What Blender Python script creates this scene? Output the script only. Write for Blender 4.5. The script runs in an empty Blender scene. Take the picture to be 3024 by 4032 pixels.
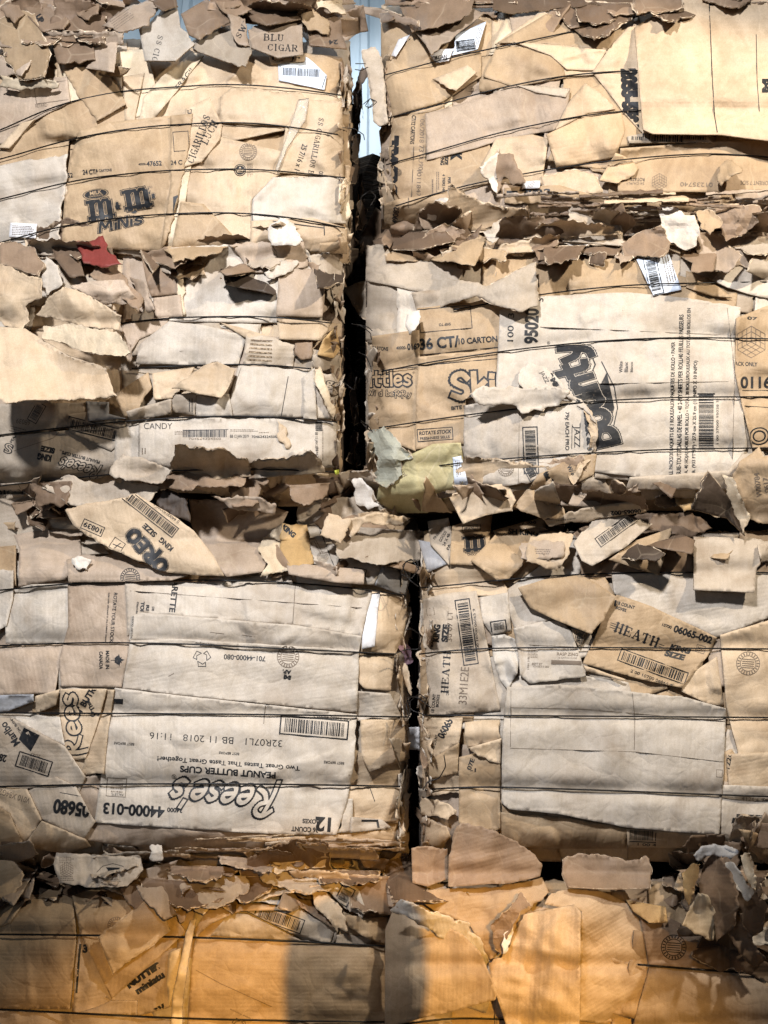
import bpy, math, random
import numpy as np
from mathutils import Vector
from mathutils.geometry import delaunay_2d_cdt
from mathutils.bvhtree import BVHTree

# ------------------------------------------------------------------ camera
THETA = math.radians(16.0); D = 2.4; F = 3104.0; W, H = 3024.0, 4032.0
scene = bpy.context.scene
cd = bpy.data.cameras.new('camera'); cam = bpy.data.objects.new('camera', cd)
scene.collection.objects.link(cam); scene.camera = cam
cam.location = (0, -D, 1.35); cam.rotation_euler = (math.pi/2 + THETA, 0, 0)
cd.sensor_fit = 'VERTICAL'; cd.sensor_height = 36.0; cd.lens = 36.0*F/H
cd.clip_start = 0.02; cd.clip_end = 200

# ------------------------------------------------------------------ light
world = bpy.data.worlds.new('World'); scene.world = world; world.use_nodes = True
bg = world.node_tree.nodes['Background']
bg.inputs[0].default_value = (0.62, 0.74, 1.0, 1); bg.inputs[1].default_value = 0.035

def area(name, loc, aim, size, power, col, sy=None):
    l = bpy.data.lights.new(name, 'AREA'); l.energy = power; l.color = col
    l.shape = 'RECTANGLE'; l.size = size; l.size_y = sy or size
    o = bpy.data.objects.new(name, l); scene.collection.objects.link(o)
    o.location = loc
    o.rotation_euler = (Vector(aim)-Vector(loc)).to_track_quat('-Z', 'Y').to_euler()
    return o
def spot(name, loc, aim, deg, blend, rad, power, col):
    l = bpy.data.lights.new(name, 'SPOT'); l.energy = power; l.color = col
    l.spot_size = math.radians(deg); l.spot_blend = blend; l.shadow_soft_size = rad
    o = bpy.data.objects.new(name, l); scene.collection.objects.link(o); o.location = loc
    o.rotation_euler = (Vector(aim)-Vector(loc)).to_track_quat('-Z', 'Y').to_euler()
    return o
spot('white_floodlight', (-1.2, -4.6, 4.75), (-0.2, 0, 3.4), 48, .10, .22, 1640, (0.95, 0.955, 1.0))
spot('ceiling_lamp', (2.4, -2.4, 4.0), (-0.1, 0, 2.56), 68, .3, .07, 450, (1.0, 0.87, 0.70))
spot('low_amber_lamp', (0.9, -5.4, 2.20), (-0.05, 0, -0.2), 27, .5, .015, 1450, (1.0, 0.53, 0.10))
area('bluish_fill_light', (-4.0, -6.5, 1.6), (0, 0, .8), 1.6, 32, (.75, .85, 1.0))  # added bluish fill light, with no doorway behind it

scene.view_settings.view_transform = 'Standard'; scene.view_settings.look = 'None'
scene.view_settings.exposure = 0.0; scene.view_settings.gamma = 1.0
scene.render.resolution_x = 768; scene.render.resolution_y = 1024

random.seed(7); RNG = np.random.RandomState(11)
C0 = np.array([0, -D, 1.35])
FW = np.array([0, math.cos(THETA), math.sin(THETA)]); UP = np.array([0, -math.sin(THETA), math.cos(THETA)])
def place(px, py, y):
    """the point at depth y on the wall that the photograph shows at (px, py)"""
    px = np.asarray(px, float); py = np.asarray(py, float); y = np.asarray(y, float)
    a = (px-W/2)/F; b = (H/2-py)/F
    dx = a; dy = FW[1]+UP[1]*b; dz = FW[2]+UP[2]*b
    t = (y+D)/dy
    return np.stack([dx*t, y+0*t, C0[2]+dz*t], -1)
CROP = {'1': (0, 0, .9114), '2': (1512, 0, .9114), '3': (0, 900, .9114), '4': (1350, 900, 1.009),
        '5': (0, 1850, 1.0247), '6': (1500, 1850, .9186), '7': (0, 3000, .9644), '8': (1500, 3000, .9186), 's': (0, 0, 1.0)}
def cv(c, pts):
    ox, oy, s = CROP[c]
    return np.array([(ox+x*s, oy+y*s) for x, y in pts], float)

# ------------------------------------------------------------------ noise
def _h(ix, iy, seed):
    n = (ix*374761393 + iy*668265263 + seed*1442695041) & 0xffffffff
    n = ((n ^ (n >> 13))*1274126177) & 0xffffffff
    return ((n ^ (n >> 16)) & 0xffff)/65535.0
def noise(x, y, seed=0):
    x = np.asarray(x, float); y = np.asarray(y, float)
    ix = np.floor(x).astype(np.int64); iy = np.floor(y).astype(np.int64)
    fx = x-ix; fy = y-iy; fx = fx*fx*(3-2*fx); fy = fy*fy*(3-2*fy)
    a = _h(ix, iy, seed); b = _h(ix+1, iy, seed); c = _h(ix, iy+1, seed); d = _h(ix+1, iy+1, seed)
    return (a*(1-fx)+b*fx)*(1-fy)+(c*(1-fx)+d*fx)*fy
def ridged(x, y, seed):
    return 1-np.abs(2*noise(x, y, seed)-1)

# ------------------------------------------------------------------ materials
def mat(name):
    m = bpy.data.materials.new(name); m.use_nodes = True
    return m, m.node_tree.nodes, m.node_tree.links, m.node_tree.nodes['Principled BSDF']
def N(ns, t, **k):
    n = ns.new(t)
    for a, v in k.items(): setattr(n, a, v)
    return n
def mathn(ns, ls, op, a, b=None, clamp=False):
    n = ns.new('ShaderNodeMath'); n.operation = op; n.use_clamp = clamp
    for i, v in enumerate((a, b)):
        if v is None: continue
        if isinstance(v, (int, float)): n.inputs[i].default_value = v
        else: ls.new(v, n.inputs[i])
    return n.outputs[0]
def mulcol(ns, ls, a, b):
    n = ns.new('ShaderNodeMix'); n.data_type = 'RGBA'; n.blend_type = 'MULTIPLY'; n.inputs[0].default_value = 1
    ls.new(a, n.inputs[6]); ls.new(b, n.inputs[7]); return n.outputs[2]
def mixcol(ns, ls, f, a, b):
    n = ns.new('ShaderNodeMix'); n.data_type = 'RGBA'
    ls.new(f, n.inputs[0])
    for i, v in ((6, a), (7, b)):
        if isinstance(v, tuple): n.inputs[i].default_value = v
        else: ls.new(v, n.inputs[i])
    return n.outputs[2]
def ramp(ns, ls, fac, stops):
    r = ns.new('ShaderNodeValToRGB'); ls.new(fac, r.inputs[0])
    e = r.color_ramp.elements
    e[0].position, e[0].color = stops[0][0], (*stops[0][1], 1) if len(stops[0][1]) == 3 else stops[0][1]
    e[1].position, e[1].color = stops[-1][0], (*stops[-1][1], 1)
    for p, c in stops[1:-1]:
        q = e.new(p); q.color = (*c, 1)
    return r.outputs[0]
def g(v): return (v, v, v)

def cardboard(name, corr=1.0, crease=1.0, rough=0.60, fibre=1.0):
    m, ns, ls, b = mat(name)
    oi = ns.new('ShaderNodeObjectInfo'); uv = ns.new('ShaderNodeUVMap')
    off = ns.new('ShaderNodeVectorMath'); off.operation = 'ADD'
    cmb = ns.new('ShaderNodeCombineXYZ')
    r37 = mathn(ns, ls, 'MULTIPLY', oi.outputs['Random'], 37.0)
    ls.new(r37, cmb.inputs[0]); ls.new(r37, cmb.inputs[1]); ls.new(r37, cmb.inputs[2])
    ls.new(uv.outputs[0], off.inputs[0]); ls.new(cmb.outputs[0], off.inputs[1])
    V = off.outputs[0]
    def nz(scale, det=4, rough_=.6, dist=0):
        n = ns.new('ShaderNodeTexNoise'); n.inputs['Scale'].default_value = scale
        n.inputs['Detail'].default_value = det; n.inputs['Roughness'].default_value = rough_; n.inputs['Distortion'].default_value = dist
        ls.new(V, n.inputs['Vector']); return n.outputs[0]
    big = nz(5, 3, .6, .6); mid = nz(28, 4, .65); fine = nz(330, 2, .6)
    c = mulcol(ns, ls, oi.outputs['Color'], ramp(ns, ls, big, [(.3, (.74, .70, .66)), (.5, g(.97)), (.72, (1.1, 1.09, 1.07))]))
    c = mulcol(ns, ls, c, ramp(ns, ls, mid, [(.28, (.86, .84, .80)), (.6, g(1.03))]))
    c = mulcol(ns, ls, c, ramp(ns, ls, fine, [(.3, g(1-.13*fibre)), (.7, g(1+.06*fibre))]))
    # corrugation flutes showing through the liner
    sep = ns.new('ShaderNodeSeparateXYZ'); ls.new(V, sep.inputs[0])
    wx = mathn(ns, ls, 'SINE', mathn(ns, ls, 'MULTIPLY', sep.outputs[0], 2*math.pi/0.0125))
    str_map = ns.new('ShaderNodeMapping'); str_map.inputs['Scale'].default_value = (95, 2.5, 1); ls.new(V, str_map.inputs[0])
    sn = ns.new('ShaderNodeTexNoise'); sn.inputs['Scale'].default_value = 1.0; sn.inputs['Detail'].default_value = 3; ls.new(str_map.outputs[0], sn.inputs['Vector'])
    c = mulcol(ns, ls, c, ramp(ns, ls, sn.outputs[0], [(.35, (1-.03*corr, 1-.033*corr, 1-.036*corr)), (.6, g(1.01))]))
    # worn creases
    wn = ns.new('ShaderNodeTexNoise'); wn.inputs['Scale'].default_value = 6; wn.inputs['Detail'].default_value = 2; ls.new(V, wn.inputs['Vector'])
    wv = ns.new('ShaderNodeVectorMath'); wv.operation = 'MULTIPLY_ADD'
    ls.new(wn.outputs['Color'], wv.inputs[0]); wv.inputs[1].default_value = (.10, .10, .1); ls.new(V, wv.inputs[2])
    def vor(scale):
        v = ns.new('ShaderNodeTexVoronoi'); v.feature = 'DISTANCE_TO_EDGE'; v.inputs['Scale'].default_value = scale
        ls.new(wv.outputs[0], v.inputs['Vector']); return v.outputs['Distance']
    v1 = vor(7.5); v2 = vor(19)
    mask = ramp(ns, ls, nz(9, 2), [(.45, g(0)), (.62, g(1))])
    l1 = ramp(ns, ls, v1, [(0, g(1)), (.02, g(0))]); l1 = mulcol(ns, ls, l1, mask)
    sc = ns.new('ShaderNodeMath'); sc.operation = 'MULTIPLY'; ls.new(l1, sc.inputs[0]); sc.inputs[1].default_value = .13*crease
    c = mixcol(ns, ls, sc.outputs[0], c, (.78, .66, .48, 1))
    ls.new(c, b.inputs['Base Color'])
    b.inputs['Roughness'].default_value = rough
    b.inputs['Specular IOR Level'].default_value = .32
    # bump
    h1 = mathn(ns, ls, 'MULTIPLY', ramp(ns, ls, v1, [(0, g(0)), (.10, g(.8)), (.3, g(1))]), .0013*crease)
    h2 = mathn(ns, ls, 'MULTIPLY', ramp(ns, ls, v2, [(0, g(0)), (.12, g(1))]), .0005*crease)
    h3 = mathn(ns, ls, 'MULTIPLY', nz(11, 3, .5), .0055*crease)
    h4 = mathn(ns, ls, 'MULTIPLY', wx, .00014*corr)
    h5 = mathn(ns, ls, 'MULTIPLY', sn.outputs[0], .0008*corr)
    h = mathn(ns, ls, 'ADD', mathn(ns, ls, 'ADD', h1, h2), mathn(ns, ls, 'ADD', h3, mathn(ns, ls, 'ADD', h4, h5)))
    bp = ns.new('ShaderNodeBump'); bp.inputs['Strength'].default_value = .9; bp.inputs['Distance'].default_value = 1.0
    ls.new(h, bp.inputs['Height']); ls.new(bp.outputs[0], b.inputs['Normal'])
    return m
M_CARD = cardboard('kraft_cardboard', corr=.8, crease=1.0)
M_CORR = cardboard('ribbed_cardboard', corr=1.0, crease=.8)
M_PAPER = cardboard('crumpled_paper', corr=.25, crease=1.7, rough=.6)
M_LABEL = cardboard('label_paper', corr=0, crease=.35, rough=.45, fibre=.3)
# torn edge fibres
M_EDGE, ns, ls, b = mat('torn_cardboard_edge')
tc = ns.new('ShaderNodeTexCoord'); n1 = ns.new('ShaderNodeTexNoise'); n1.inputs['Scale'].default_value = 160; n1.inputs['Detail'].default_value = 3
ls.new(tc.outputs['Object'], n1.inputs['Vector'])
ls.new(ramp(ns, ls, n1.outputs[0], [(.32, (.08, .055, .035)), (.5, (.26, .19, .12)), (.7, (.58, .46, .32))]), b.inputs['Base Color']); b.inputs['Roughness'].default_value = .9
bp = ns.new('ShaderNodeBump'); bp.inputs['Distance'].default_value = .003; ls.new(n1.outputs[0], bp.inputs['Height']); ls.new(bp.outputs[0], b.inputs['Normal'])
# peeled fluting
M_PEEL, ns, ls, b = mat('peeled_liner')
uv = ns.new('ShaderNodeUVMap'); n1 = ns.new('ShaderNodeTexNoise'); n1.inputs['Scale'].default_value = 70; n1.inputs['Detail'].default_value = 5
ls.new(uv.outputs[0], n1.inputs['Vector'])
sx = ns.new('ShaderNodeSeparateXYZ'); ls.new(uv.outputs[0], sx.inputs[0])
wv = mathn(ns, ls, 'SINE', mathn(ns, ls, 'MULTIPLY', sx.outputs[0], 2*math.pi/.011))
ls.new(ramp(ns, ls, n1.outputs[0], [(.3, (.28, .20, .13)), (.5, (.50, .39, .27)), (.7, (.74, .62, .47))]), b.inputs['Base Color']); b.inputs['Roughness'].default_value = .9
hh = mathn(ns, ls, 'ADD', mathn(ns, ls, 'MULTIPLY', wv, .0012), mathn(ns, ls, 'MULTIPLY', n1.outputs[0], .006))
bp = ns.new('ShaderNodeBump'); ls.new(hh, bp.inputs['Height']); ls.new(bp.outputs[0], b.inputs['Normal'])
# ink
M_INK, ns, ls, b = mat('printing_ink')
tc = ns.new('ShaderNodeTexCoord'); n1 = ns.new('ShaderNodeTexNoise'); n1.inputs['Scale'].default_value = 90; n1.inputs['Detail'].default_value = 4
ls.new(tc.outputs['Object'], n1.inputs['Vector'])
ls.new(ramp(ns, ls, n1.outputs[0], [(.40, (.006, .007, .009)), (.64, (.014, .014, .015)), (.78, (.13, .10, .075))]), b.inputs['Base Color']); b.inputs['Roughness'].default_value = .6
M_FADE, ns, ls, b = mat('faded_ink')
b.inputs['Base Color'].default_value = (.16, .12, .085, 1); b.inputs['Roughness'].default_value = .7
M_WIRE, ns, ls, b = mat('black_baling_wire')
b.inputs['Base Color'].default_value = (.012, .011, .011, 1); b.inputs['Roughness'].default_value = .42; b.inputs['Metallic'].default_value = .5
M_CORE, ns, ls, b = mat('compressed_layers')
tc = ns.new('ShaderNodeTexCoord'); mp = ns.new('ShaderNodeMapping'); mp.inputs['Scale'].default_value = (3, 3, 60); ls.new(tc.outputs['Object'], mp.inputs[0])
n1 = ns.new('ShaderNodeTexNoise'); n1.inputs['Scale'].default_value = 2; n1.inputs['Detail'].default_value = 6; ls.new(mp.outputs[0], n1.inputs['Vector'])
ls.new(ramp(ns, ls, n1.outputs[0], [(.3, (.02, .013, .009)), (.5, (.07, .048, .03)), (.74, (.19, .13, .08))]), b.inputs['Base Color']); b.inputs['Roughness'].default_value = .9  # layer colours dimmed to put the gap's darkness into the core
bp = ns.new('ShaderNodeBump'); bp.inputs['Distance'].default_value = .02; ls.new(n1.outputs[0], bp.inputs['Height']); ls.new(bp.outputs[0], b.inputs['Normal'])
M_TAPE, ns, ls, b = mat('clear_packing_tape')
b.inputs['Base Color'].default_value = (.85, .8, .7, 1); b.inputs['Roughness'].default_value = .12; b.inputs['Alpha'].default_value = .22
n1 = ns.new('ShaderNodeTexNoise'); n1.inputs['Scale'].default_value = 25; tc = ns.new('ShaderNodeTexCoord'); ls.new(tc.outputs['Object'], n1.inputs['Vector'])
bp = ns.new('ShaderNodeBump'); bp.inputs['Distance'].default_value = .02; ls.new(n1.outputs[0], bp.inputs['Height']); ls.new(bp.outputs[0], b.inputs['Normal'])

TONE = {'k': (.45, .325, .20), 'p': (.57, .44, .30), 'gk': (.46, .385, .30), 'pk': (.44, .345, .26), 'gr': (.56, .495, .415),
        'o': (.50, .33, .15), 'b': (.30, .21, .14), 'db': (.17, .115, .075), 'dk': (.07, .05, .036), 'w': (.80, .80, .82), 'wb': (.70, .78, .90),
        'wc': (.72, .66, .58), 'red': (.15, .028, .022), 'ol': (.50, .44, .24), 'gg': (.42, .42, .34), 'bg': (.36, .36, .37), 'pink': (.62, .40, .48), 'lg': (.55, .62, .08), 'c': (.68, .56, .40)}

# ------------------------------------------------------------------ bales: face depth and stacking map
COLL = scene.collection
class Bale: pass
BALES = {}
def sm(t): t = np.clip(t, 0, 1); return t*t*(3-2*t)
def bale(key, label, x0, x1, y0, y1, cx, aL, aR, base, gapside, wires, group='bales of crushed cardboard in the stack'):
    o = Bale(); o.key = key; o.x0, o.x1, o.y0, o.y1 = x0, x1, y0, y1
    o.cx, o.aL, o.aR, o.base, o.gap = cx, aL, aR, base, gapside
    o.wires = [cv(c, p) for c, p in wires]
    e = bpy.data.objects.new('cardboard_bale', None); COLL.objects.link(e)
    e['label'] = label; e['category'] = 'bale'; e['group'] = group
    p = place((x0+x1)/2, y1, base+.4); e.location = p; e.empty_display_size = .1
    o.root = e; BALES[key] = o
    return o
def depth(o, px, py, flat=False):
    px = np.asarray(px, float); py = np.asarray(py, float)
    y = np.where(px < o.cx, o.aL*(np.clip(o.cx-px, 0, 2200)/o.cx if o.cx < 1600 else np.clip(o.cx-px, 0, 2200)/(o.cx-1500))**2,
                 o.aR*(np.clip(px-o.cx, 0, 2200)/max(600, (1400-o.cx if o.gap == 'r' else 3024-o.cx)))**2)
    y = np.minimum(y, .5)
    if o.gap == 'r': y = y+.10*np.clip((px-(o.x1-110))/110, 0, 1.3)**2
    else: y = y+.10*np.clip(((o.x0+110)-px)/110, 0, 1.3)**2
    k_ = .22 if flat else 1.0
    y = y+k_*.13*np.clip((o.y0+110-py)/130, 0, 1.2)**2+k_*.13*np.clip((py-(o.y1-100))/120, 0, 1.2)**2+.035*np.clip(np.abs(2*(py-o.y0)/(min(o.y1, 4400)-o.y0)-1), 0, 1)**3
    dmin = np.full(px.shape, 1e9)
    for w in o.wires:
        wy = np.interp(px, w[:, 0], w[:, 1]); dmin = np.minimum(dmin, np.abs(py-wy))
    y = y+.019*np.exp(-(dmin/34.0)**2)
    y = y+.030*(noise(px/330, py/260, 5)-.5)+.016*(noise(px/120, py/90, 6)-.5)
    return o.base+y
CELL = 12; MX0, MY0 = -500, -500; MW, MH = 340, 430
FRONT = np.full((MH, MW), 9.0)
def dil(a):
    p = np.pad(a, 1, mode='edge'); return np.minimum.reduce([p[i:i+a.shape[0], j:j+a.shape[1]] for i in range(3) for j in range(3)])
def blur(a):
    p = np.pad(a, 1, mode='edge'); return sum(p[i:i+a.shape[0], j:j+a.shape[1]] for i in range(3) for j in range(3))/9
def cellidx(px, py):
    return np.clip(((py-MY0)/CELL).astype(int), 0, MH-1), np.clip(((px-MX0)/CELL).astype(int), 0, MW-1)
def sample(a, px, py):
    fx = np.clip((px-MX0)/CELL-.5, 0, MW-1.001); fy = np.clip((py-MY0)/CELL-.5, 0, MH-1.001)
    ix = fx.astype(int); iy = fy.astype(int); fx -= ix; fy -= iy
    ix1 = np.minimum(ix+1, MW-1); iy1 = np.minimum(iy+1, MH-1)
    return (a[iy, ix]*(1-fx)+a[iy, ix1]*fx)*(1-fy)+(a[iy1, ix]*(1-fx)+a[iy1, ix1]*fx)*fy

# ------------------------------------------------------------------ printing
_tc = {}
def text2d(s, off=0.0, spacing=1.0):
    k = (s, off, spacing)
    if k in _tc: return _tc[k]
    cu = bpy.data.curves.new('t', 'FONT'); cu.body = s; cu.offset = off; cu.resolution_u = 5; cu.space_character = spacing
    cu.fill_mode = 'BOTH'
    ob = bpy.data.objects.new('t', cu); COLL.objects.link(ob)
    dg = bpy.context.evaluated_depsgraph_get(); dg.update()
    me = ob.evaluated_get(dg).to_mesh()
    v = np.array([x.co[:2] for x in me.vertices], float).reshape(-1, 2)
    f = []
    me.calc_loop_triangles()
    for t in me.loop_triangles: f.append(tuple(t.vertices))
    ob.evaluated_get(dg).to_mesh_clear(); bpy.data.objects.remove(ob); bpy.data.curves.remove(cu)
    _tc[k] = (v, f); return _tc[k]
def strokes(lines, th):
    """thick polylines as quads"""
    v, f = [], []
    for ln in lines:
        for (x0, y0), (x1, y1) in zip(ln[:-1], ln[1:]):
            dx, dy = x1-x0, y1-y0; L = math.hypot(dx, dy) or 1; nx, ny = -dy/L*th/2, dx/L*th/2
            ex, ey = dx/L*th*.45, dy/L*th*.45
            k = len(v); v += [(x0+nx-ex, y0+ny-ey), (x1+nx+ex, y1+ny+ey), (x1-nx+ex, y1-ny+ey), (x0-nx-ex, y0-ny-ey)]
            f += [(k, k+1, k+2), (k, k+2, k+3)]
    return np.array(v, float).reshape(-1, 2), f
GL = {'e': [[(.06, .30), (.3, .33), (.5, .38), (.48, .54), (.3, .62), (.12, .52), (.05, .3), (.12, .08), (.3, 0), (.54, .1)]], 's': [[(.45, .52), (.28, .62), (.1, .52), (.16, .38), (.38, .27), (.44, .12), (.25, 0), (.02, .08)]],
      'R': [[(.2, -.28), (.16, .3), (.24, 1.0)], [(-.05, .82), (.2, 1.02), (.5, 1.0), (.66, .82), (.56, .6), (.26, .5)], [(.34, .5), (.55, .2), (.9, .02)]], "'": [[(.06, 1.0), (.02, .8)]],
      'B': [[(.12, 0), (.15, .5), (.15, 1)], [(.15, 1), (.45, 1), (.62, .85), (.55, .62), (.2, .54)], [(.45, .56), (.7, .4), (.66, .12), (.45, 0), (.12, 0)]], 'o': [[(.3, .6), (.1, .5), (.05, .3), (.1, .1), (.3, 0), (.5, .1), (.55, .3), (.5, .5), (.3, .6)]],
      'u': [[(.06, .6), (.06, .2), (.2, 0), (.4, .08), (.5, .3), (.5, .6)], [(.5, .6), (.53, 0)]], 'n': [[(.06, 0), (.06, .6)], [(.06, .4), (.25, .6), (.45, .55), (.5, .35), (.5, 0)]], 't': [[(.22, .95), (.2, .5), (.22, .1), (.42, .02)], [(0, .62), (.42, .64)]],
      'y': [[(.05, .6), (.12, .25), (.3, .08)], [(.55, .6), (.4, .1), (.2, -.22), (-.02, -.28)]], 'S': [[(.62, .82), (.42, 1), (.15, .93), (.08, .72), (.3, .54), (.55, .4), (.58, .15), (.35, 0), (.02, .12)]],
      'k': [[(.08, 0), (.08, 1)], [(.5, .62), (.12, .28)], [(.25, .38), (.54, 0)]], 'i': [[(.08, 0), (.08, .58)], [(.08, .84), (.085, .87)]], 'l': [[(.08, 0), (.08, 1)]], 'O': [[(.4, 1), (.12, .82), (.05, .5), (.12, .18), (.4, 0), (.68, .18), (.75, .5), (.68, .82), (.4, 1)]],
      'E': [[(.55, 1), (.1, 1), (.08, .5), (.1, 0), (.56, 0)], [(.1, .52), (.45, .52)]], ' ': [], 'W': [[(0, 1), (.2, .02), (.42, .7), (.64, .02), (.86, 1)]], 'd': [[(.5, 1), (.5, 0)], [(.5, .45), (.3, .6), (.06, .4), (.1, .08), (.35, 0), (.5, .15)]],
      'b': [[(.08, 1), (.08, 0)], [(.08, .45), (.3, .6), (.52, .4), (.48, .08), (.25, 0), (.08, .12)]], 'r': [[(.06, 0), (.06, .6)], [(.06, .42), (.2, .58), (.4, .58)]], 'M': [[(0, 0), (.1, 1), (.38, .35), (.68, 1), (.78, 0)]], 'N': [[(0, 0), (.05, 1), (.52, 0), (.56, 1)]], 'X': [[(0, 1), (.6, 0)], [(.55, 1), (0, 0)]]}
def smooth_path(p):
    if len(p) < 3: return p
    q = [p[0]]+list(p)+[p[-1]]; r = []
    for i in range(1, len(q)-2):
        for j in range(4):
            t = j/4; a_, b_, c_, d_ = q[i-1], q[i], q[i+1], q[i+2]
            r.append(tuple(.5*(2*b_[m]+(c_[m]-a_[m])*t+(2*a_[m]-5*b_[m]+4*c_[m]-d_[m])*t*t+(3*b_[m]-a_[m]-3*c_[m]+d_[m])*t**3) for m in (0, 1)))
    return r+[p[-1]]
def round2d(txt, th):
    lines, x = [], 0
    for ch in txt:
        gl = GL.get(ch, []); w = max([a_[0] for l_ in gl for a_ in l_], default=.3)
        for l_ in gl: lines.append([(a_+x, b_) for a_, b_ in smooth_path(l_)])
        x += w+.20
    v, f = strokes(lines, th); v = [tuple(q) for q in v]; f = list(f)
    for l_ in lines:
        for (a_, b_) in (l_[0], l_[-1]):
            k = len(v); v += [(a_+th/2*math.cos(i*math.pi/4), b_+th/2*math.sin(i*math.pi/4)) for i in range(8)]; f += [(k, k+i, k+i+1) for i in range(1, 7)]
    return np.array(v, float), f
# slab serif capitals on a unit box, y up: (strokes thick, strokes thin)
SER = {'H': ([[(.2, 0), (.2, 1)], [(.8, 0), (.8, 1)]], [[(.2, .5), (.8, .5)], [(.03, .04), (.37, .04)], [(.63, .04), (.97, .04)], [(.03, .96), (.37, .96)], [(.63, .96), (.97, .96)]]),
       'E': ([[(.22, 0), (.22, 1)]], [[(.05, .96), (.85, .96), (.85, .75)], [(.05, .04), (.9, .04), (.9, .27)], [(.22, .5), (.65, .5)], [(.62, .38), (.62, .62)]]),
       'A': ([[(.5, 1), (.84, 0)]], [[(.47, 1), (.14, 0)], [(.24, .33), (.74, .33)], [(.0, .04), (.3, .04)], [(.66, .04), (1, .04)]]),
       'T': ([[(.5, 0), (.5, 1)]], [[(.08, .76), (.08, .96), (.92, .96), (.92, .76)], [(.3, .04), (.7, .04)]]),
       'B': ([[(.22, 0), (.22, 1)], [(.78, .62), (.78, .85)], [(.85, .15), (.85, .4)]], [[(.04, .96), (.6, .96), (.78, .85)], [(.78, .64), (.6, .52), (.22, .52)], [(.6, .52), (.85, .4)], [(.04, .04), (.65, .04), (.85, .16)]]),
       'L': ([[(.25, 0), (.25, 1)]], [[(.05, .96), (.48, .96)], [(.05, .04), (.9, .04), (.9, .3)]]),
       'U': ([[(.2, 1), (.2, .25)]], [[(.2, .25), (.36, .05), (.6, .05), (.78, .25), (.78, 1)], [(.02, .96), (.38, .96)], [(.62, .96), (.95, .96)]]),
       'C': ([[(.18, .3), (.18, .7)]], [[(.18, .7), (.38, .95), (.65, .95), (.88, .78), (.88, .97)], [(.18, .3), (.38, .05), (.65, .05), (.9, .25)]]),
       'G': ([[(.18, .3), (.18, .7)], [(.85, .05), (.85, .42)]], [[(.18, .7), (.38, .95), (.65, .95), (.86, .78), (.86, .97)], [(.18, .3), (.38, .05), (.65, .05), (.85, .2)], [(.58, .42), (1, .42)]]),
       'I': ([[(.5, 0), (.5, 1)]], [[(.25, .96), (.75, .96)], [(.25, .04), (.75, .04)]]),
       'R': ([[(.22, 0), (.22, 1)], [(.8, .62), (.8, .85)], [(.5, .5), (.85, .06)]], [[(.04, .96), (.6, .96), (.8, .85)], [(.8, .64), (.6, .5), (.22, .5)], [(.04, .04), (.4, .04)], [(.78, .04), (1, .04)]]),
       'S': ([[(.22, .72), (.78, .3)]], [[(.8, .7), (.8, .92), (.5, .97), (.25, .88), (.22, .72)], [(.2, .3), (.2, .08), (.5, .03), (.75, .1), (.78, .3)]]),
       'O': ([[(.15, .3), (.15, .7)], [(.85, .3), (.85, .7)]], [[(.15, .7), (.35, .96), (.65, .96), (.85, .7)], [(.15, .3), (.35, .04), (.65, .04), (.85, .3)]]),
       'W': ([[(.12, 1), (.32, 0)], [(.5, .8), (.68, 0)]], [[(.32, 0), (.5, .8)], [(.68, 0), (.9, 1)], [(0, .96), (.28, .96)], [(.75, .96), (1, .96)]]),
       'K': ([[(.22, 0), (.22, 1)], [(.42, .52), (.85, .04)]], [[(.22, .4), (.8, .96)], [(.04, .96), (.4, .96)], [(.04, .04), (.4, .04)], [(.62, .96), (.95, .96)], [(.7, .04), (1, .04)]]),
       'N': ([[(.2, 1), (.8, 0)]], [[(.2, 0), (.2, 1)], [(.8, 0), (.8, 1)], [(.02, .96), (.25, .96)], [(.05, .04), (.35, .04)], [(.65, .96), (.95, .96)]]),
       'Y': ([[(.15, 1), (.5, .5)], [(.5, .5), (.5, 0)]], [[(.5, .5), (.85, .96)], [(0, .96), (.3, .96)], [(.7, .96), (1, .96)], [(.3, .04), (.7, .04)]]),
       'm': ([[(.17, 0), (.17, .9)], [(.5, 0), (.5, .75)], [(.83, 0), (.83, .75)]], [[(.0, .92), (.17, .92)], [(.17, .7), (.3, .92), (.45, .92), (.5, .75)], [(.5, .7), (.63, .92), (.78, .92), (.83, .75)], [(.03, .05), (.31, .05)], [(.38, .05), (.62, .05)], [(.7, .05), (.97, .05)]])}
def serif2d(s, heavy=.17, thin=.08):
    V, Fc = [], []; x = 0
    for ch in s:
        if ch in SER:
            w = {'I': .45, 'm': 1.35, 'W': 1.1}.get(ch, .82)
            for lst, th in ((SER[ch][0], heavy), (SER[ch][1], thin)):
                v, f = strokes([[(px_*w, py_) for px_, py_ in l] for l in lst], th)
                k = len(V); V += [(a+x, b_) for a, b_ in v]; Fc += [tuple(i+k for i in t) for t in f]
            x += w+.1
        else: x += .45
    return np.array(V, float).reshape(-1, 2), Fc
def fit(v, cx, cy, w, h, ang, skew=0, ref=None):
    r = v if ref is None else ref
    mn, mx = r.min(0), r.max(0); c = (mn+mx)/2; s = np.array([w, h])/np.maximum(mx-mn, 1e-6)
    q = (v-c)*s; q[:, 0] += skew*q[:, 1]
    a = math.radians(ang); ux, uy = math.cos(a), math.sin(a)
    return np.stack([cx+q[:, 0]*ux+q[:, 1]*uy, cy+q[:, 0]*uy-q[:, 1]*ux], -1)
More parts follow.
